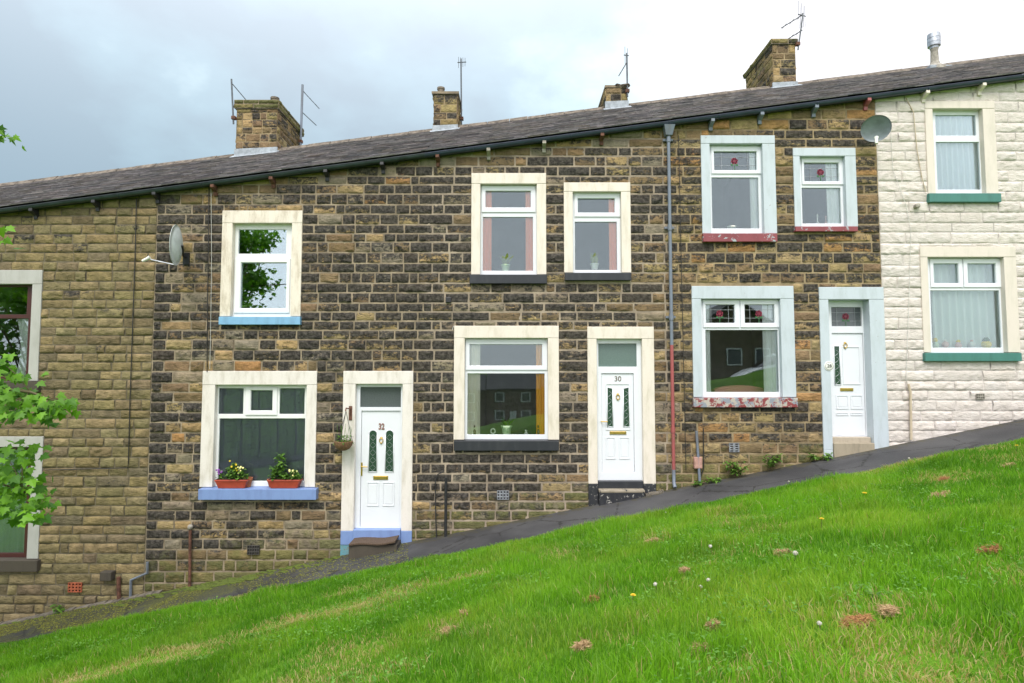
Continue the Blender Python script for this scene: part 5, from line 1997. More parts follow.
def trough(label, px0, px1, ptop, pbot, tall_px, plants):
    Y = -0.09
    r_ = rect(px0, px1, ptop, pbot, Y)
    ztop_sill = S10[3]
    h = r_[3] - r_[2]
    z0 = ztop_sill - 0.005
    z1 = z0 + h
    xm = (r_[0] + r_[1]) / 2
    o = thing("flower_trough", label, "flower trough", Vector((xm, Y + 0.05, z0)), "red flower troughs on the violet sill")
    mb = MB()
    ins = 0.06
    y0, y1 = -0.13, 0.05
    mb.hexa([(r_[0] + ins, y0 + 0.03, z0), (r_[1] - ins, y0 + 0.03, z0), (r_[1] - ins, y1 - 0.02, z0), (r_[0] + ins, y1 - 0.02, z0)],
            [(r_[0] + 0.015, y0 + 0.008, z1 - 0.03), (r_[1] - 0.015, y0 + 0.008, z1 - 0.03), (r_[1] - 0.015, y1 - 0.005, z1 - 0.03), (r_[0] + 0.015, y1 - 0.005, z1 - 0.03)])
    mb.box(r_[0], r_[1], y0, y1, z1 - 0.029, z1)
    mb.build("trough", M['trough'], o, bevel=0.006)
    mb = MB()
    mb.box(r_[0] + 0.02, r_[1] - 0.02, y0 + 0.02, y1 - 0.02, z1 - 0.001, z1 + 0.012)
    mb.build("soil", M['soil'], o)
    mb = MB()
    fl = {'yellow': MB(), 'purple': MB(), 'pale_yellow': MB()}
    for (fx, hh, spread, nl, L, col) in plants:
        bx = r_[0] + (r_[1] - r_[0]) * fx
        for k in range(int(nl * 1.7)):
            z = z1 + random.uniform(0, hh)
            b = Vector((bx + random.uniform(-spread, spread) * 0.55, -0.05 + random.uniform(-0.05, 0.05), z))
            leaf_blade(mb, b, rnd_dir(0.35), L * random.uniform(0.7, 1.35), L * 0.6, 0.35)
        for st_ in range(3):
            mb.tube([(bx + random.uniform(-0.03, 0.03), -0.04, z1), (bx + random.uniform(-0.06, 0.06), -0.05, z1 + hh)], 0.004, 5)
        if col:
            for k in range(7):
                flower(fl[col], Vector((bx + random.uniform(-spread, spread), -0.10 + random.uniform(-0.03, 0.02), z1 + hh * random.uniform(0.5, 1.15))), random.uniform(0.016, 0.026))
    mb.build("foliage", M['blades'], o, tint=True)
    for kname, fb in fl.items():
        if fb.v:
            fb.build("blossom", M[kname], o)
    return o


trough("red trough of yellow and purple pansies at the left of the violet sill", 215, 248, 481.5, 490, 459,
       [(0.12, 0.16, 0.05, 26, 0.07, 'purple'), (0.38, 0.20, 0.07, 34, 0.07, None), (0.55, 0.30, 0.07, 44, 0.08, 'yellow'), (0.75, 0.22, 0.06, 30, 0.08, 'pale_yellow'), (0.9, 0.08, 0.04, 14, 0.06, None)])
trough("red trough with a tall leafy shrub at the right of the violet sill", 267.5, 300.5, 481, 489.5, 456,
       [(0.15, 0.22, 0.07, 34, 0.08, None), (0.35, 0.44, 0.08, 70, 0.10, None), (0.55, 0.10, 0.05, 22, 0.07, None), (0.78, 0.16, 0.08, 50, 0.07, 'pale_yellow'), (0.93, 0.09, 0.05, 22, 0.06, None)])
for lab, px, hh in (("small terracotta pot behind the left trough's right end", 248, 0.13), ("small terracotta pot left of the tall shrub on the violet sill", 271.5, 0.10)):
    c = P(px, 486, 0.045)
    mb = MB()
    z0 = S10[3] - 0.004
    mb.lathe((c.x, 0.03 if px < 260 else 0.06, z0), [(0.05, 0), (0.075, hh), (0.085, hh), (0.085, hh + 0.04), (0.07, hh + 0.04), (0.06, hh)], 16)
    tag(mb.build("flower_pot", M['terracotta'], None, smooth='auto'), lab, "flower pot", "terracotta pots on the violet sill")

M['basket'] = m_plain("brown_wicker", (0.20, 0.11, 0.055), 0.9, var=0.4, scale=40, bump=0.5)
c = P(343.5, 440, -0.24)
hb = thing("hanging_basket", "brown hanging basket with sparse trailing plants left of the glazed white door", "hanging basket", c)
mb = MB()
mb.lathe((c.x, -0.24, P(343.5, 450.5, -0.24).z), [(0.04, 0), (0.11, 0.03), (0.155, 0.09), (0.17, 0.16), (0.16, 0.165), (0.02, 0.15)], 18)
mb.build("basket", M['basket'], hb, smooth='auto')
topb = P(346, 411, -0.22)
mb = MB()
zr = P(343.5, 442.5, -0.24).z
for k in range(3):
    th = 2 * math.pi * k / 3 + 0.4
    mb.tube([(c.x + 0.16 * math.cos(th), -0.24 + 0.16 * math.sin(th), zr), (topb.x, topb.y, topb.z)], 0.005, 5)
mb.build("chain", M['iron'], hb)
mb = MB()
mb.tube([(topb.x + 0.03, -0.02, topb.z - 0.12), (topb.x + 0.03, -0.04, topb.z + 0.03), (topb.x, -0.22, topb.z + 0.05), (topb.x, -0.25, topb.z)], 0.012, 7)
mb.box(topb.x, topb.x + 0.06, -0.032, -0.005, topb.z - 0.18, topb.z + 0.08)
mb.build("bracket", M['rust'], hb)
mb = MB()
for k in range(70):
    th = random.uniform(0, 6.28)
    rr = random.uniform(0, 0.15)
    leaf_blade(mb, Vector((c.x + rr * math.cos(th), -0.24 + rr * math.sin(th), zr + random.uniform(-0.02, 0.12))), rnd_dir(0.3), random.uniform(0.05, 0.11), 0.035, 0.5)
for k in range(12):
    x = c.x + random.uniform(-0.12, 0.14)
    mb.tube([(x, -0.24, zr), (x + random.uniform(-0.06, 0.06), -0.26, zr + random.uniform(0.15, 0.34))], 0.003, 4)
mb.build("foliage", M['blades'], hb, tint=True)

zs = P(375, 539.0, -0.07).z
xa, xb_ = P(352.5, 541, -0.2).x, P(398, 541, -0.2).x
step_slab(H1, xa - 0.01, xb_ + 0.02, -0.42, float(zb(xa)) - 0.3, zs - 0.012, 'stone_sill', 'lower_step')
mb = MB()
vs_, fs_ = [], []
n = 16
for i in range(n + 1):
    q = i / n
    x = xa + (xb_ - xa) * q
    dz = 0.012 * math.sin(7 * q) + 0.05 * q * q
    for y, h in ((-0.46, -0.01), (-0.075, 0), (-0.075, 0.028), (-0.46, 0.022)):
        vs_.append((x, y + 0.015 * math.sin(5 * q), zs - 0.008 + dz + h))
for i in range(n):
    for k in range(4):
        k2 = (k + 1) % 4
        fs_.append((i * 4 + k, i * 4 + k2, (i + 1) * 4 + k2, (i + 1) * 4 + k))
fs_ += [(3, 2, 1, 0), tuple(n * 4 + k for k in range(4))]
mb.add(vs_, fs_)
tag(mb.build("doormat", M['mat'], None, bevel=0.006), "worn brown doormat in front of the violet blue doorstep", "doormat")


# ------------------------------------------------------------------ weeds at the wall foot
def weed(label, px, py, h, spread, n, Y=-0.10):
    c = P(px, py, Y)
    z = float(zb(c.x))
    o = thing("weed", label, "weed", Vector((c.x, Y, z)), "weeds at the foot of the walls")
    mb = MB()
    stems = []
    for k in range(max(4, n // 12)):
        tip = Vector((c.x + random.uniform(-spread, spread), Y + random.uniform(-0.14, 0.05), z + h * random.uniform(0.55, 1.0)))
        stems.append(tip)
        mb.tube([(c.x + random.uniform(-0.04, 0.04) + (tip.x - c.x) * 0.3, Y, z - 0.01), (Vector((c.x, Y, z)) + tip) / 2 + Vector((0, 0, 0.03)), tip], 0.004, 4)
    mb.build("stem", M['twig'], o)
    mb = MB()
    for k in range(n):
        tip = random.choice(stems)
        q = Vector((c.x, Y, z)).lerp(tip, random.uniform(0.25, 1.0))
        leaf_blade(mb, q + Vector((random.uniform(-0.03, 0.03), random.uniform(-0.03, 0.03), 0)), rnd_dir(0.35), random.uniform(0.05, 0.12), random.uniform(0.03, 0.055), 0.35)
    mb.build("foliage", M['blades'], o, tint=True)


weed("bushy green weed left of the wall vent under the blue-framed window", 736.5, 479, 0.34, 0.22, 150)
weed("upright green weed between the bushy weed and the step of the blue-framed door", 771, 471, 0.32, 0.18, 110)
weed("low spreading weed at the left foot of the blue-framed door", 822, 460.5, 0.15, 0.22, 90)
weed("tiny grassy weed beside the foot of the grey standpipe", 698, 490, 0.10, 0.12, 36)
weed("low yellowish weed between standpipe and bushy weed", 714, 484, 0.10, 0.14, 40)
weed("small weed at the wall foot under the red air vent", 60, 612, 0.16, 0.16, 46)

# ------------------------------------------------------------------ moss and edging along the walls
def m_moss():
    n = NT("moss")
    n.base(n.mix(n.noise(40, 4), (0.05, 0.075, 0.012), (0.17, 0.22, 0.03)))
    n.rough(1.0)
    n.bump(n.noise(120, 4), 0.9, 0.02)
    return n.m


M['moss'] = m_moss()
mb = MB()
for k in range(420):
    t = random.random()
    if t < 0.6:
        px = random.uniform(200, 262) if random.random() < 0.7 else random.uniform(60, 340)
        Y = -0.30 + random.gauss(0, 0.07)
    else:
        px = random.uniform(0, 345)
        Y = random.uniform(-0.16, -0.05)
    x = (px - 512) / F * (D + Y)
    mb.blob((x, Y, float(zb(x)) + 0.002), random.uniform(0.012, 0.05), 7, 5, (1.6, 1.0, 0.35), 0.35)
tag(mb.build("moss", M['moss'], None, smooth=True), "green moss cushions along the pavement beside the downhill walls", "moss", kind="stuff")

mb = MB()
M['concrete'] = m_plain("old_concrete", (0.15, 0.13, 0.10), 0.95, var=0.35, scale=9, bump=0.4)
for (pa, pb_) in ((-40, 68), (70, 163), (646, 664)):
    xa, xb_ = P(pa, 600).x, P(pb_, 600).x
    k = 12
    for q in range(k):
        a, b = xa + (xb_ - xa) * q / k, xa + (xb_ - xa) * (q + 0.97) / k
        za, zc = float(zb(a)) + 0.03 + random.uniform(-0.012, 0.012), float(zb(b)) + 0.03 + random.uniform(-0.012, 0.012)
        mb.hexa([(a, -0.13, za - 0.2), (b, -0.13, zc - 0.2), (b, 0.02, zc - 0.2), (a, 0.02, za - 0.2)], [(a, -0.12 + random.uniform(-0.02, 0.02), za), (b, -0.12, zc), (b, 0.02, zc + 0.01), (a, 0.02, za + 0.01)])
tag(mb.build("wall_foot_strip", M['concrete'], None, bevel=0.01), kind="structure")

# ------------------------------------------------------------------ grass
def m_grass():
    n = NT("grass_blades")
    t = n.t
    c = n.attr("tint", "Color")
    n.base(c)
    n.rough(0.55)
    n.spec(0.25)
    tl = t.nodes.new("ShaderNodeBsdfTranslucent")
    n.set(tl.inputs[0], n.mix(1, c, (1.1, 1.15, 0.6), 'MULTIPLY'))
    mx = t.nodes.new("ShaderNodeMixShader")
    mx.inputs[0].default_value = 0.5
    t.links.new(n.b.outputs[0], mx.inputs[1])
    t.links.new(tl.outputs[0], mx.inputs[2])
    t.links.new(mx.outputs[0], n.out.inputs[0])
    return n.m


M['grass'] = m_grass()


# broad little leaves (clover, plantain) mixed through the turf
def clover(n=5200):
    mb = MB()
    c0 = rng.random((n, 3))
    for k in range(n):
        dist = 3.2 + 6.2 * c0[k, 0] ** 0.8
        x = (c0[k, 1] * 2 - 1) * (0.88 * dist + 0.3)
        y = -D + dist
        if y > -PAVW - 0.15:
            continue
        q = np.array([[x, y, 0.0]])
        if fnoise(q, 0.9, 2, 91)[0] < 0.50:
            continue
        z = float(lawn_z(np.array([x]), np.array([y]))[0])
        for _ in range(3):
            b = Vector((x + random.gauss(0, 0.02), y + random.gauss(0, 0.02), z + random.uniform(0.03, 0.075)))
            d = rnd_dir(0.25)
            leaf_blade(mb, b, d, random.uniform(0.022, 0.045), random.uniform(0.014, 0.026), 0.2)
    o = mb.build("clover", M['clover'], None, tint=True)
    tag(o, "patches of clover and small broad leaves in the grass", "clover", kind="stuff")


M['clover'] = m_leaf("clover_leaf", (0.075, 0.20, 0.02), (0.16, 0.33, 0.05), 0.3)
clover()

# yellow-green tree flowers shed over the downhill pavement
mb = MB()
for k in range(9500):
    px = 420 * random.random() ** 1.7 - 10
    Y = random.uniform(-PAVW, -0.03)
    x = (px - 512) / F * (D + Y)
    z = float(pave_z(np.array([x]), np.array([Y]))[0]) + 0.006
    if fnoise(np.array([[x, Y, 0]]), 1.8, 3, 15)[0] < 0.38:
        continue
    a = random.uniform(0, 6.28)
    l, w_ = random.uniform(0.008, 0.024), random.uniform(0.004, 0.010)
    dx, dy = math.cos(a), math.sin(a)
    mb.tint = random.random()
    mb.add([(x - dx * l, Y - dy * l, z), (x + dy * w_, Y - dx * w_, z + 0.004), (x + dx * l, Y + dy * l, z + 0.002), (x - dy * w_, Y + dx * w_, z + 0.005)], [(0, 1, 2, 3)])
M['blossom'] = m_leaf("shed_blossom", (0.10, 0.09, 0.02), (0.34, 0.36, 0.06), 0.2)
tag(mb.build("shed_blossom", M['blossom'], None, tint=True), "yellow green tree flowers shed over the downhill pavement", "blossom", kind="stuff")


def straw_mask(x, y):
    """Dry straw bands and bald patches lying on the bank, 0..1."""
    pts = np.stack([x, y, np.zeros_like(x)], 1)
    nz = fnoise(pts, 1.6, 3, 41)
    m = np.zeros_like(x)
    for (pa, pb_, wd, am) in (((70, 682), (210, 648), 0.34, 1.0), ((170, 655), (405, 594), 0.42, 1.1), ((330, 614), (480, 575), 0.20, 0.9)):
        A, B = ground_hit(*pa), ground_hit(*pb_)
        ax, ay, bx, by = A.x, A.y, B.x, B.y
        L2 = (bx - ax) ** 2 + (by - ay) ** 2
        t = np.clip(((x - ax) * (bx - ax) + (y - ay) * (by - ay)) / L2, 0, 1)
        dd = np.hypot(x - ax - t * (bx - ax), y - ay - t * (by - ay))
        m = np.maximum(m, am * np.clip(1.25 - dd / wd, 0, 1) * np.clip((nz - 0.22) * 4, 0, 1))
    for (pp, rr, am) in (((925, 675), 0.5, 0.8), ((860, 621), 0.18, 0.9), ((590, 602), 0.25, 0.7), ((945, 480), 0.4, 0.6), ((700, 650), 0.2, 0.6), ((490, 640), 0.3, 0.55),
                         ((1000, 460), 0.35, 0.6), ((780, 552), 0.25, 0.55), ((440, 632), 0.2, 0.5), ((330, 655), 0.4, 0.5), ((560, 555), 0.3, 0.4), ((650, 540), 0.25, 0.5)):
        A = ground_hit(*pp)
        dd = np.hypot(x - A.x, (y - A.y) * 0.7)
        m = np.maximum(m, am * np.clip(1.2 - dd / rr, 0, 1) * np.clip((nz - 0.3) * 4, 0, 1))
    m = np.maximum(m, 0.5 * np.clip((fnoise(pts, 0.7, 3, 77) - 0.62) * 6, 0, 1))
    return m


def ground_hit(px, py):
    """Lawn or pavement point on the ray through a photo position."""
    d = _ray(px, py)
    o = Vector((0, -D, EYE))
    t0, t1 = 0.5, 30.0
    lo = t0
    for k in range(400):
        t = t0 + (t1 - t0) * k / 400
        p = o + d * t
        if p.z < float(lawn_z(np.array([p.x]), np.array([p.y]))[0]):
            hi = t
            for _ in range(18):
                m = (lo + hi) / 2
                p = o + d * m
                if p.z < float(lawn_z(np.array([p.x]), np.array([p.y]))[0]):
                    hi = m
                else:
                    lo = m
            return o + d * hi
        lo = t
    return o + d * 8


def grass(n_try=520000):
    dist = rng.uniform(2.6, 9.75, n_try)
    lat = rng.uniform(-1, 1, n_try) * (0.90 * 9.75 + 1.2)
    keep = np.abs(lat) < 0.88 * dist + 1.0
    # thicker where the camera is close
    keep &= rng.random(n_try) < np.clip(1.25 - dist * 0.055, 0.3, 1)
    x, y = lat[keep], -D + dist[keep]
    pts = np.stack([x, y, np.zeros_like(x)], 1)
    ok = y < -PAVW + 0.02 + (fnoise(pts, 3.0, 3, 21) - 0.5) * 0.34
    x, y = x[ok], y[ok]
    pts = pts[ok]
    n = len(x)
    z = lawn_z(x, y)
    big = fnoise(pts, 0.8, 3, 31)
    mid = fnoise(pts, 3.2, 2, 33)
    straw = straw_mask(x, y)
    edge = np.clip((-PAVW - y) / 0.30, 0.6, 1)
    H = (0.045 + 0.050 * np.clip((mid - 0.3) * 2.0, 0, 1) + 0.035 * np.clip((big - 0.45) * 4, 0, 1)) * rng.uniform(0.6, 1.3, n) * edge
    tuft = np.clip((fnoise(pts, 2.3, 3, 101) - 0.52) * 5, 0, 1)
    H *= 1 + 0.38 * tuft
    H *= 1 - 0.55 * np.minimum(straw, 1)
    Wd = rng.uniform(0.0017, 0.0042, n)
    th = rng.uniform(0, 2 * np.pi, n)
    # blades lean in swathes, mostly downhill
    sw = (fnoise(pts, 1.3, 2, 51) - 0.5) * 5.0
    la = np.pi + 0.5 + sw + rng.normal(0, 1.7, n)
    lean = rng.uniform(0.08, 0.72, n) + 0.5 * straw
    lx, ly = np.cos(la) * lean, np.sin(la) * lean
    sx, sy = np.cos(th) * Wd, np.sin(th) * Wd
    V = np.empty((n, 5, 3))
    zb_ = z - 0.008
    V[:, 0] = np.stack([x - sx, y - sy, zb_], 1)
    V[:, 1] = np.stack([x + sx, y + sy, zb_], 1)
    k = 0.55
    V[:, 2] = np.stack([x + sx * 0.8 + lx * H * 0.35, y + sy * 0.8 + ly * H * 0.35, z + H * k], 1)
    V[:, 3] = np.stack([x - sx * 0.8 + lx * H * 0.35, y - sy * 0.8 + ly * H * 0.35, z + H * k], 1)
    V[:, 4] = np.stack([x + lx * H, y + ly * H, z + H * (1.0 - 0.28 * lean)], 1)
    g0, g1, g2 = np.array([0.080, 0.235, 0.012]), np.array([0.215, 0.455, 0.022]), np.array([0.36, 0.48, 0.06])
    s0, s1 = np.array([0.62, 0.51, 0.26]), np.array([0.38, 0.29, 0.12])
    r_ = rng.random(n)
    u = np.clip(0.5 + (big - 0.5) * 2.2 + (mid - 0.5) * 0.7 + rng.normal(0, 0.42, n), 0, 1)
    col = g0 + (g1 - g0) * u[:, None]
    yl = np.clip((fnoise(pts, 1.1, 2, 61) - 0.5) * 3, 0, 1) * rng.random(n)
    col = col + (g2 - col) * yl[:, None]
    col = col * (1 - 0.16 * tuft * (rng.random(n) < 0.7))[:, None]
    gy = rng.random(n) < 0.15
    col[gy] = col[gy] * 0.72 + np.array([0.10, 0.14, 0.055])
    st = (r_ < 0.018 + 0.86 * straw)
    col[st] = (s1 + (s0 - s1) * rng.random(n)[:, None])[st]
    me = bpy.data.meshes.new("grass")
    me.vertices.add(n * 5)
    me.vertices.foreach_set("co", V.reshape(-1).astype(np.float32))
    b = (np.arange(n) * 5)[:, None]
    loops = np.concatenate([b + np.array([[0, 1, 2, 3]]), b + np.array([[3, 2, 4]])], 1).astype(np.int32)
    me.loops.add(n * 7)
    me.loops.foreach_set("vertex_index", loops.ravel())
    me.polygons.add(n * 2)
    me.polygons.foreach_set("loop_start", (np.arange(n)[:, None] * 7 + np.array([[0, 4]])).ravel().astype(np.int32))
    me.update(calc_edges=True)
    a = me.attributes.new("tint", 'FLOAT_COLOR', 'POINT')
    c4 = np.repeat(np.concatenate([col, np.ones((n, 1))], 1), 5, 0)
    a.data.foreach_set("color", c4.ravel().astype(np.float32))
    o = link_mesh("grass", me, [M['grass']], None, False, 0, origin=(0, -6, 0))
    tag(o, "bright green grass covering the bank below the pavement", "grass", kind="stuff")


grass()


# ------------------------------------------------------------------ dandelions and dried clippings in the grass
def dandelion_clock(label, px, py, hgt=0.10, r_=0.022):
    p = ground_hit(px, py)
    o = thing("dandelion_clock", label, "dandelion", p, "white dandelion clocks in the grass")
    mb = MB()
    top = p + Vector((random.uniform(-0.02, 0.02), random.uniform(-0.02, 0.02), hgt))
    mb.tube([p - Vector((0, 0, 0.02)), (p + top) / 2 + Vector((0.006, 0, 0)), top], 0.003, 5)
    mb.build("stalk", M['twig'], o)
    mb = MB()
    mb.blob(top, r_ * 0.82, 9, 7, jit=0.1)
    for k in range(60):
        d = Vector((random.gauss(0, 1), random.gauss(0, 1), random.gauss(0, 1))).normalized()
        s = d.orthogonal().normalized() * 0.003
        mb.add([top + d * r_ * 0.6 - s, top + d * r_ * 0.6 + s, top + d * r_ * 1.15], [(0, 1, 2)])
    mb.build("seed_head", M['clock'], o)


for lab, px, py, r_ in (
        ("largest white dandelion clock, in the middle of the right half of the bank", 795, 562, 0.032),
        ("white dandelion clock on the bank below the red and grey downpipe", 711, 553, 0.026),
        ("right clock of the close pair of white dandelions left of centre bank", 709.7, 587, 0.024),
        ("left clock of the close pair of white dandelions left of centre bank", 701, 594, 0.022),
        ("white dandelion clock on the bank below the number 30 doorstep", 656, 592, 0.024),
        ("small white clock at the pavement edge below the number 30 doorstep", 665, 517, 0.020),
        ("small white clock at the pavement edge below the blue-framed door", 908, 463, 0.020),
        ("white clock at the pavement edge below the bushy weeds", 790, 485, 0.022),
        ("white clock low on the bank, right of the biggest straw heap", 818.5, 636, 0.020)):
    dandelion_clock(lab, px, py, random.uniform(0.05, 0.085), r_ * 0.72)


def dandelion(label, px, py, r_=0.022, hgt=0.10):
    p = ground_hit(px, py)
    o = thing("dandelion_flower", label, "dandelion", p, "yellow dandelion flowers in the grass")
    top = p + Vector((0.01, 0, hgt))
    mb = MB()
    mb.tube([p - Vector((0, 0, 0.02)), (p + top) / 2, top], 0.003, 5)
    mb.build("stalk", M['twig'], o)
    mb = MB()
    for ring_, rr in ((0, 1.0), (1, 0.75), (2, 0.45)):
        for k in range(14):
            th = 2 * math.pi * k / 14 + ring_ * 0.2
            d = Vector((math.cos(th), math.sin(th) - 0.15, 0.25 + 0.3 * ring_))
            s = Vector((-math.sin(th), math.cos(th), 0)) * r_ * 0.2
            a = top + Vector((0, 0, 0.002 * ring_))
            mb.add([a - s * 0.4, a + s * 0.4, a + d * r_ * rr + s, a + d * r_ * rr - s], [(0, 1, 2, 3)])
    mb.build("petals", M['yellow'], o)


dandelion("yellow dandelion flower highest on the right of the bank, near the pavement", 864, 502, 0.028)
dandelion("yellow dandelion flower below the bushy weeds, midway down the bank", 821, 529, 0.024)
dandelion("yellow dandelion flower at the far right edge of the bank", 1016, 453, 0.024)
dandelion("yellow dandelion flower below the number 30 step, left of the white clocks", 632, 608, 0.022)


M['straw'] = m_leaf("dry_straw", (0.22, 0.13, 0.06), (0.56, 0.40, 0.22), 0.2, 0.9)
M['straw_brown'] = m_leaf("brown_clippings", (0.16, 0.07, 0.025), (0.46, 0.24, 0.10), 0.2, 0.9)


def clump(label, px, py, r_, mat='straw'):
    p = ground_hit(px, py)
    r_ = r_ * 0.72
    mb = MB()
    lobes = [(random.gauss(0, 0.55) * r_, random.gauss(0, 0.45) * r_, random.uniform(0.35, 0.75) * r_) for _ in range(6)]
    for k in range(int(200 + r_ * 3200)):
        ox, oy, lr = random.choice(lobes)
        x, y = p.x + ox + random.gauss(0, 0.5) * lr * 1.3, p.y + oy + random.gauss(0, 0.5) * lr
        z = float(zb(x)) + (p.z - float(zb(p.x))) - 0.11 * (y - p.y)
        h = 0.030 + 0.22 * lr * max(0.0, 1 - math.hypot(x - p.x - ox, y - p.y - oy) / lr)
        c = Vector((x, y, z + random.uniform(0.01, h + 0.02)))
        d = Vector((random.gauss(0, 1), random.gauss(0, 0.8), random.gauss(0, 0.4))).normalized() * random.uniform(0.012, 0.045)
        s = d.orthogonal().normalized() * random.uniform(0.0012, 0.0028)
        mid = c + Vector((0, 0, random.uniform(-0.008, 0.012)))
        mb.tint = random.random()
        mb.add([c - d - s, c - d + s, mid + s, mid - s, c + d + s * 0.4, c + d - s * 0.4], [(0, 1, 2, 3), (3, 2, 4, 5)])
    o = mb.build("dried_grass_clump", M[mat], None, tint=True)
    tag(o, label, "grass clump", "clumps of dried grass clippings")


for lab, px, py, r_, m_ in (
        ("biggest pale straw heap low on the bank, left of the brown clump", 700, 655, 0.085, 'straw'),
        ("widest reddish brown clump of dry clippings low on the right of the bank", 859, 626, 0.10, 'straw_brown'),
        ("small tan clump just right of the widest reddish brown one", 891, 615, 0.05, 'straw'),
        ("rust brown clump near the right edge, midway up the bank", 993, 554, 0.065, 'straw_brown'),
        ("tan clump near the top of the bank under the painted house", 939, 498, 0.10, 'straw'),
        ("pale tan clump highest on the bank, below the painted house window", 944, 482, 0.07, 'straw_brown'),
        ("flat tan clump at the far right top of the bank", 1010, 468, 0.10, 'straw'),
        ("thin tan clump on the bank below the foot of the downpipe", 653, 544, 0.07, 'straw'),
        ("tan clump just left of the largest white dandelion clock", 785, 556, 0.06, 'straw'),
        ("small tan tuft left of the close pair of dandelion clocks", 686, 574, 0.035, 'straw'),
        ("pale tuft right above the biggest straw heap", 714, 630, 0.035, 'straw'),
        ("pinkish straw clump in the middle of the bank, below the number 30 window", 593, 603, 0.075, 'straw_brown'),
        ("pale tan clump at the bottom of the bank, left of the biggest heap", 581, 650, 0.045, 'straw'),
        ("long pale tan clump low on the left half of the bank", 449, 635, 0.07, 'straw'),
        ("little tan clump above the long pale one", 464, 617, 0.045, 'straw')):
    clump(lab, px, py, r_, m_)

# broad-leaved docks
def dock(label, px, py, s):
    p = ground_hit(px, py)
    mb = MB()
    for k in range(9):
        d = rnd_dir(0.55)
        leaf_blade(mb, p + Vector((random.gauss(0, 0.02), random.gauss(0, 0.02), 0.01)), d, s * random.uniform(0.7, 1.2), s * 0.26, 0.25)
    o = mb.build("dock_plant", M['blades'], None, tint=True)
    tag(o, label, "weed", "broad-leaved weeds in the grass")


dock("broad-leaved weed standing in the grass above the brown clump", 877, 600, 0.09)
dock("broad-leaved weed low on the far right of the bank", 1015, 625, 0.10)
dock("low broad-leaved weed at the end of the straw band on the left bank", 202, 662, 0.14)
dock("pale leafy weed beside the straw band under the flower trough window", 256, 638, 0.13)

# ------------------------------------------------------------------ maple tree reaching in from the left
LEAF_PTS = [(0, 0), (0.16, 0.10), (0.46, 0.02), (0.36, 0.24), (0.55, 0.50), (0.26, 0.46), (0.22, 0.60), (0.0, 1.0), (-0.22, 0.60), (-0.26, 0.46), (-0.55, 0.50), (-0.36, 0.24), (-0.46, 0.02), (-0.16, 0.10)]


def maple_leaf(mb, c, d, nrm, L):
    d = Vector(d).normalized()
    nrm = Vector(nrm)
    nrm = (nrm - d * nrm.dot(d))
    if nrm.length < 1e-3:
        nrm = d.orthogonal()
    nrm.normalize()
    s = d.cross(nrm)
    mb.tint = random.random()
    ctr = c + d * L * 0.35
    pts = [ctr] + [c + s * (a * L) + d * (b * L) - nrm * (abs(a) * 0.22 * L + 0.12 * L * max(0, b - 0.5)) for a, b in LEAF_PTS]
    n = len(LEAF_PTS)
    mb.add(pts, [(0, 1 + k, 1 + (k + 1) % n) for k in range(n)])


def tree(label, x, y, h, crown_c, crown_r, n_clump, leaf_n, L=0.13, reach=(), group="broadleaf trees along the bank"):
    z = float(lawn_z(np.array([x]), np.array([y]))[0])
    o = thing("maple_tree", label, "tree", Vector((x, y, z)), group)
    tr = MB()
    pts, rad = [], []
    for k in range(8):
        t = k / 7
        pts.append((x + 0.12 * math.sin(3 * t), y + 0.1 * math.sin(2 * t + 1), z - 0.1 + (h * 0.75) * t))
        rad.append(0.17 * (1 - 0.75 * t) + (0.07 if k == 0 else 0))
    tr.tube(pts, rad, 10)
    lv = MB()
    cc = Vector(crown_c)
    br = MB()
    for k in range(n_clump):
        d = Vector((random.gauss(0, 1), random.gauss(0, 1), random.gauss(0, 0.9))).normalized()
        q = cc + Vector((d.x * crown_r[0], d.y * crown_r[1], d.z * crown_r[2])) * random.uniform(0.45, 1.0)
        t0 = random.uniform(0.35, 0.95)
        b0 = Vector(pts[int(t0 * 7)])
        mid = b0.lerp(q, 0.5) + Vector((0, 0, 0.25))
        br.tube([b0, mid, q], [0.05, 0.028, 0.008], 6)
        cr = random.uniform(0.35, 0.75)
        for _ in range(leaf_n):
            e = Vector((random.gauss(0, 0.5), random.gauss(0, 0.5), random.gauss(0, 0.35))) * cr
            maple_leaf(lv, q + e, (random.gauss(0, 0.6), random.gauss(0, 0.6), -0.6), (random.gauss(0, 0.5), random.gauss(0, 0.5), 1), L * random.uniform(0.7, 1.2))
    # low limbs that hang into the picture: twig paths with opposite leaf pairs
    for path, leafs, size in reach:
        w = [Vector(p) for p in path]
        br.tube(w, [0.022] + [0.010] * (len(w) - 2) + [0.003], 6)
        for (p, spread, cnt) in leafs:
            near = min(w, key=lambda a: (a - p).length)
            br.tube([near, (near + p) / 2 + Vector((0, 0, 0.02)), p], [0.005, 0.003, 0.002], 5)
            for _ in range(int(cnt * 2.4)):
                g2 = lambda sd: max(-1.5 * sd, min(1.5 * sd, random.gauss(0, sd)))
                e = Vector((g2(spread[0]), g2(0.09), g2(spread[1])))
                maple_leaf(lv, p + e, (random.gauss(0.35, 0.5), random.gauss(-0.2, 0.4), -0.55 + random.gauss(0, 0.25)),
                           (random.gauss(0, 0.4), -0.75 + random.gauss(0, 0.3), 0.75), size * random.uniform(0.65, 1.15))
    tr.build("trunk", M['bark'], o, smooth=True)
    br.build("branches", M['twig'], o, smooth=True)
    lv.build("crown", M['maple'], o, tint=True)
    return o


TY = -7.2


def tp(px, py, dy=0.0):
    return P(px, py, TY + dy)


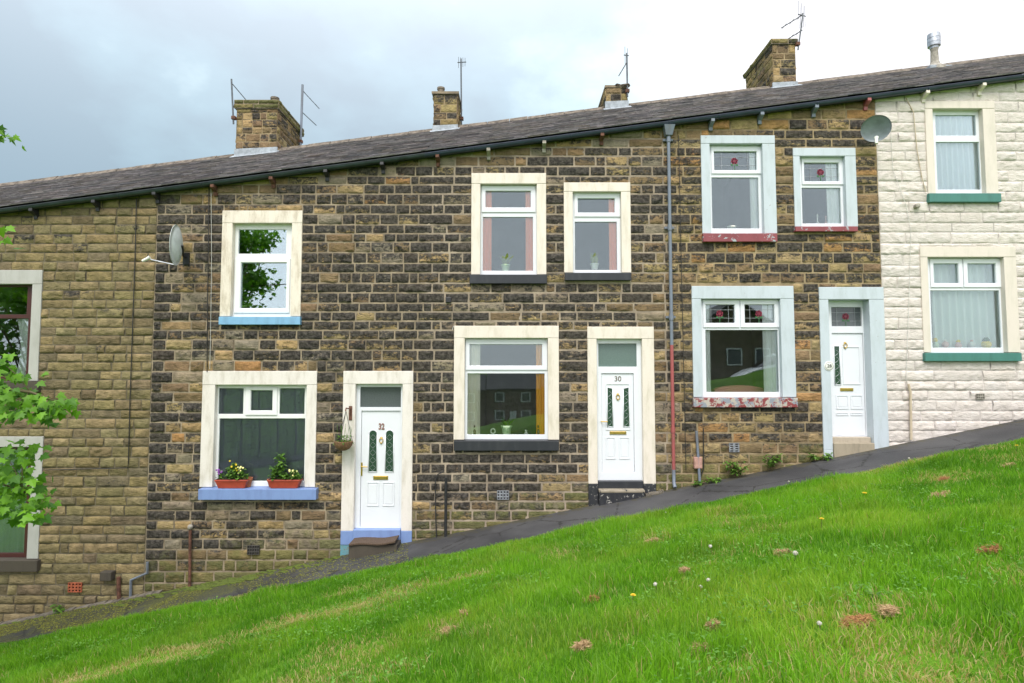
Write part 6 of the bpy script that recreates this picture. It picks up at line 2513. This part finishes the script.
reach = [
    ([(-8.4, -7.0, 3.6), (-6.0, -7.2, 3.1), tp(-120, 380), tp(-30, 385), tp(30, 392), tp(58, 402)],
     [(tp(-25, 375), (0.10, 0.07), 16), (tp(6, 366), (0.06, 0.05), 9), (tp(12, 392), (0.09, 0.08), 22), (tp(20, 408), (0.08, 0.05), 16), (tp(40, 402), (0.08, 0.04), 17), (tp(56, 408), (0.06, 0.035), 12), (tp(45, 417), (0.05, 0.03), 6), (tp(-10, 405), (0.10, 0.07), 16)], 0.068),
    ([(-8.4, -7.0, 3.0), (-5.6, -7.0, 2.6), tp(-100, 470), tp(-20, 478), tp(22, 490)],
     [(tp(-15, 470), (0.10, 0.09), 20), (tp(10, 462), (0.07, 0.07), 16), (tp(22, 448), (0.06, 0.04), 8), (tp(5, 490), (0.09, 0.07), 22), (tp(28, 492), (0.07, 0.06), 15), (tp(35, 508), (0.05, 0.04), 10), (tp(14, 508), (0.07, 0.04), 12)], 0.068),
    ([(-8.4, -7.0, 5.4), (-5.5, -7.2, 5.6), tp(-60, 120), tp(-8, 130)],
     [(tp(-1, 130), (0.03, 0.02), 4), (tp(6, 132), (0.02, 0.015), 3), (tp(6, 138), (0.015, 0.012), 2), (tp(-30, 140), (0.06, 0.06), 10)], 0.068),
    ([(-8.4, -7.0, 4.6), (-5.5, -7.2, 4.4), tp(-60, 225), tp(-12, 228)],
     [(tp(-10, 224), (0.03, 0.04), 6), (tp(-9, 240), (0.025, 0.03), 4)], 0.068),
]
tree("bright green maple whose low leafy branches reach into the left edge of the photo", -9.0, -7.0, 9.0, (-9.1, -7.0, EYE + 3.0), (1.75, 2.2, 2.4), 60, 110, 0.14, reach)
tree("second maple further along the bank, mirrored in the red-framed windows", -15.2, -8.0, 9.0, (-15.0, -8.0, EYE + 1.8), (3.0, 2.4, 3.2), 60, 70, 0.20)

# unseen dark hedge, added across the road to darken the trough window's reflection
M['hedge'] = m_leaf("hedge_leaf", (0.020, 0.045, 0.010), (0.05, 0.10, 0.018), 0.2)
hy = -22.0
hz_ = float(lawn_z(np.array([-15.0]), np.array([hy]))[0])
hedge = thing("hedge", "tall unseen hedge added beyond the road to darken the reflection above the flower troughs", "hedge", Vector((-15.0, hy, hz_)))
mb = MB()
for k in range(15000):
    x = random.uniform(-25, -6)
    y = hy + random.gauss(0, 0.35)
    zt_ = EYE + 1.3 + 0.5 * math.sin(x * 0.9) + 0.3 * math.sin(x * 2.3)
    zz = float(hz_) + (zt_ - hz_) * random.random()
    leaf_blade(mb, Vector((x, y, zz)), rnd_dir(0.0), random.uniform(0.12, 0.24), random.uniform(0.10, 0.18), 0.2)
mb.build("foliage", M['hedge'], hedge, tint=True)
mb = MB()
for k in range(20):
    x = -25 + k
    mb.tube([(x, hy, hz_ - 1.0), (x + 0.1, hy, hz_ + 1.2), (x - 0.1, hy, EYE + 0.6)], [0.06, 0.05, 0.02], 6)
mb.build("stems", M['bark'], hedge)

# ------------------------------------------------------------------ the far side of the street, mirrored in the windows
M['opp_wall'] = m_plain("opposite_stone", (0.16, 0.125, 0.085), 0.9, var=0.35, scale=3, bump=0.3)
M['opp_roof'] = m_plain("opposite_slate", (0.08, 0.08, 0.085), 0.8, var=0.25, scale=3, bump=0.2)
for k, (xc, lab) in enumerate(((-7.5, "stone house across the green, leftmost of the mirrored row"), (0.2, "stone house across the green, middle of the mirrored row"), (7.9, "stone house across the green, rightmost of the mirrored row"))):
    yf = -72.0
    zg = float(lawn_z(np.array([xc]), np.array([yf]))[0])
    o = thing("stone_house", lab, "house", Vector((xc, yf, zg)), "houses across the green")
    mb = MB()
    mb.box(xc - 3.8, xc + 3.8, yf - 7, yf, zg - 1, zg + 5.2)
    mb.add([(xc - 3.8, yf - 7, zg + 5.2), (xc - 3.8, yf, zg + 5.2), (xc - 3.8, yf - 3.5, zg + 7.2), (xc + 3.8, yf - 7, zg + 5.2), (xc + 3.8, yf, zg + 5.2), (xc + 3.8, yf - 3.5, zg + 7.2)], [(0, 1, 2), (3, 5, 4)])
    mb.build("wall", M['opp_wall'], o)
    mb = MB()
    for sg in (0, 1):
        ya = yf + 0.25 if sg else yf - 7.25
        mb.hexa([(xc - 3.8, ya, zg + 5.06), (xc + 3.8, ya, zg + 5.06), (xc + 3.8, yf - 3.5, zg + 7.2), (xc - 3.8, yf - 3.5, zg + 7.2)],
                [(xc - 3.8, ya, zg + 5.2), (xc + 3.8, ya, zg + 5.2), (xc + 3.8, yf - 3.5, zg + 7.36), (xc - 3.8, yf - 3.5, zg + 7.36)])
    mb.build("roof", M['opp_roof'], o)
    for wx in (-1.9, 1.7):
        for wz in (0.9, 3.4):
            mb = MB()
            mb.solid_grid((xc + wx - 0.65, xc + wx + 0.65, zg + wz, zg + wz + 1.3), [(xc + wx - 0.5, xc + wx + 0.5, zg + wz + 0.12, zg + wz + 1.18)], yf + 0.01, yf + 0.08)
            wn = mb.build("window", M['upvc'], o)
            mb = MB()
            mb.box(xc + wx - 0.5, xc + wx + 0.5, yf + 0.012, yf + 0.03, zg + wz + 0.12, zg + wz + 1.18)
            mb.build("pane", M['frost_grey'], wn)
    mb = MB()
    mb.box(xc - 0.5, xc + 0.4, yf + 0.01, yf + 0.08, zg, zg + 2.1)
    mb.build("door", M['upvc'], o)

xc, yf = 14.4, -27.0
zg = float(lawn_z(np.array([xc]), np.array([yf]))[0])
o = thing("stone_house", "brown stone gable house mirrored above the car in the two-rose window", "house", Vector((xc, yf, zg)), "houses across the green")
zt_ = EYE + 3.1
mb = MB()
mb.hexa([(xc - 2.7, yf - 9, zg - 1.5), (xc + 2.7, yf - 9, zg - 1.5), (xc + 2.7, yf, zg - 1.5), (xc - 2.7, yf, zg - 1.5)], [(xc - 2.7, yf - 9, zt_), (xc + 2.7, yf - 9, zt_), (xc + 2.7, yf, zt_), (xc - 2.7, yf, zt_)])
mb.add([(xc - 2.7, yf, zt_), (xc + 2.7, yf, zt_), (xc, yf, zt_ + 1.75), (xc - 2.7, yf - 9, zt_), (xc + 2.7, yf - 9, zt_), (xc, yf - 9, zt_ + 1.75)], [(1, 0, 2), (3, 4, 5)])
mb.build("wall", M['opp_wall'], o)
mb = MB()
for sg in (-1, 1):
    e = xc + sg * 3.0
    ze = zt_ - 0.2
    mb.hexa([(e, yf - 9.2, ze), (xc, yf - 9.2, zt_ + 1.75), (xc, yf + 0.2, zt_ + 1.75), (e, yf + 0.2, ze)][::(-1 if sg > 0 else 1)], [(e, yf - 9.2, ze + 0.15), (xc, yf - 9.2, zt_ + 1.92), (xc, yf + 0.2, zt_ + 1.92), (e, yf + 0.2, ze + 0.15)][::(-1 if sg > 0 else 1)])
mb.build("roof", M['opp_roof'], o)
for wx, wz in ((-0.2, 0.75), (1.6, 0.75)):
    mb = MB()
    mb.solid_grid((xc + wx - 0.5, xc + wx + 0.5, EYE + wz, EYE + wz + 1.1), [(xc + wx - 0.42, xc + wx + 0.42, EYE + wz + 0.08, EYE + wz + 1.02)], yf + 0.01, yf + 0.08)
    wn = mb.build("window", M['upvc'], o)
    mb = MB()
    mb.box(xc + wx - 0.42, xc + wx + 0.42, yf + 0.012, yf + 0.03, EYE + wz + 0.08, EYE + wz + 1.02)
    mb.build("pane", M['frost_grey'], wn)

# white car parked on the road behind the camera, mirrored in the two-rose window
cx, cy = 12.7, -17.6
cz = float(lawn_z(np.array([cx]), np.array([cy]))[0]) + 0.10
car = thing("parked_car", "white hatchback parked on the road above the bank, mirrored in the two-rose window", "car", Vector((cx, cy, cz)))
M['car_paint'] = m_plain("white_car_paint", (0.78, 0.79, 0.80), 0.2, var=0.02, bump=0)
M['car_glass'] = m_plain("dark_car_glass", (0.015, 0.017, 0.02), 0.05, var=0.0, bump=0)
M['tyre'] = m_plain("tyre_rubber", (0.02, 0.02, 0.02), 0.9, var=0.1)
sl = SLX * 0.85


def car_loft(stations, name, mat):
    mb = MB()
    vs_, fs_ = [], []
    m = None
    for (s, hw, z0, z1, rr) in stations:
        sec = [(-hw * 0.94, z0), (-hw, z0 + 0.15 * (z1 - z0)), (-hw, z1 - rr), (-hw + rr * 0.35, z1 - rr * 0.3), (-hw + rr, z1), (hw - rr, z1), (hw - rr * 0.35, z1 - rr * 0.3), (hw, z1 - rr), (hw, z0 + 0.15 * (z1 - z0)), (hw * 0.94, z0)]
        m = len(sec)
        vs_ += [(cx + s, cy + a, cz + b + s * sl) for a, b in sec]
    for i in range(len(stations) - 1):
        for k in range(m):
            k2 = (k + 1) % m
            fs_.append((i * m + k, i * m + k2, (i + 1) * m + k2, (i + 1) * m + k))
    fs_ += [tuple(range(m)), tuple((len(stations) - 1) * m + k for k in range(m - 1, -1, -1))]
    mb.add(vs_, fs_)
    return mb.build(name, mat, car, smooth='auto')


car_loft([(-2.0, 0.70, 0.35, 0.62, 0.08), (-1.9, 0.80, 0.24, 0.72, 0.12), (-1.3, 0.86, 0.2, 0.90, 0.14), (-0.7, 0.87, 0.2, 0.97, 0.12), (1.0, 0.87, 0.2, 1.0, 0.1), (1.75, 0.84, 0.22, 1.02, 0.12), (1.98, 0.76, 0.3, 0.9, 0.1)], "body", M['car_paint'])
car_loft([(-0.95, 0.76, 0.93, 0.96, 0.02), (-0.15, 0.68, 0.95, 1.38, 0.10), (0.3, 0.66, 0.95, 1.43, 0.12), (1.3, 0.65, 0.95, 1.40, 0.12), (1.8, 0.70, 0.98, 1.05, 0.04)], "cabin_glass", M['car_glass'])
car_loft([(-0.25, 0.66, 1.34, 1.40, 0.05), (0.3, 0.68, 1.38, 1.46, 0.06), (1.3, 0.67, 1.36, 1.43, 0.06), (1.5, 0.62, 1.28, 1.33, 0.04)], "car_roof", M['car_paint'])
for s in (-1.25, 1.25):
    for sd in (-0.80, 0.80):
        mb = MB()
        mb.lathe((cx + s, cy + sd, cz + 0.31 + s * sl), [(0.18, -0.1), (0.30, -0.1), (0.31, 0), (0.30, 0.1), (0.18, 0.1)], 20, 'y')
        wh = mb.build("wheel", M['tyre'], car, smooth='auto')
        mb = MB()
        mb.lathe((cx + s, cy + sd, cz + 0.31 + s * sl), [(0.05, -0.11), (0.19, -0.105), (0.19, 0.105), (0.05, 0.11)], 16, 'y')
        mb.build("rim", M['steel'], wh, smooth='auto')
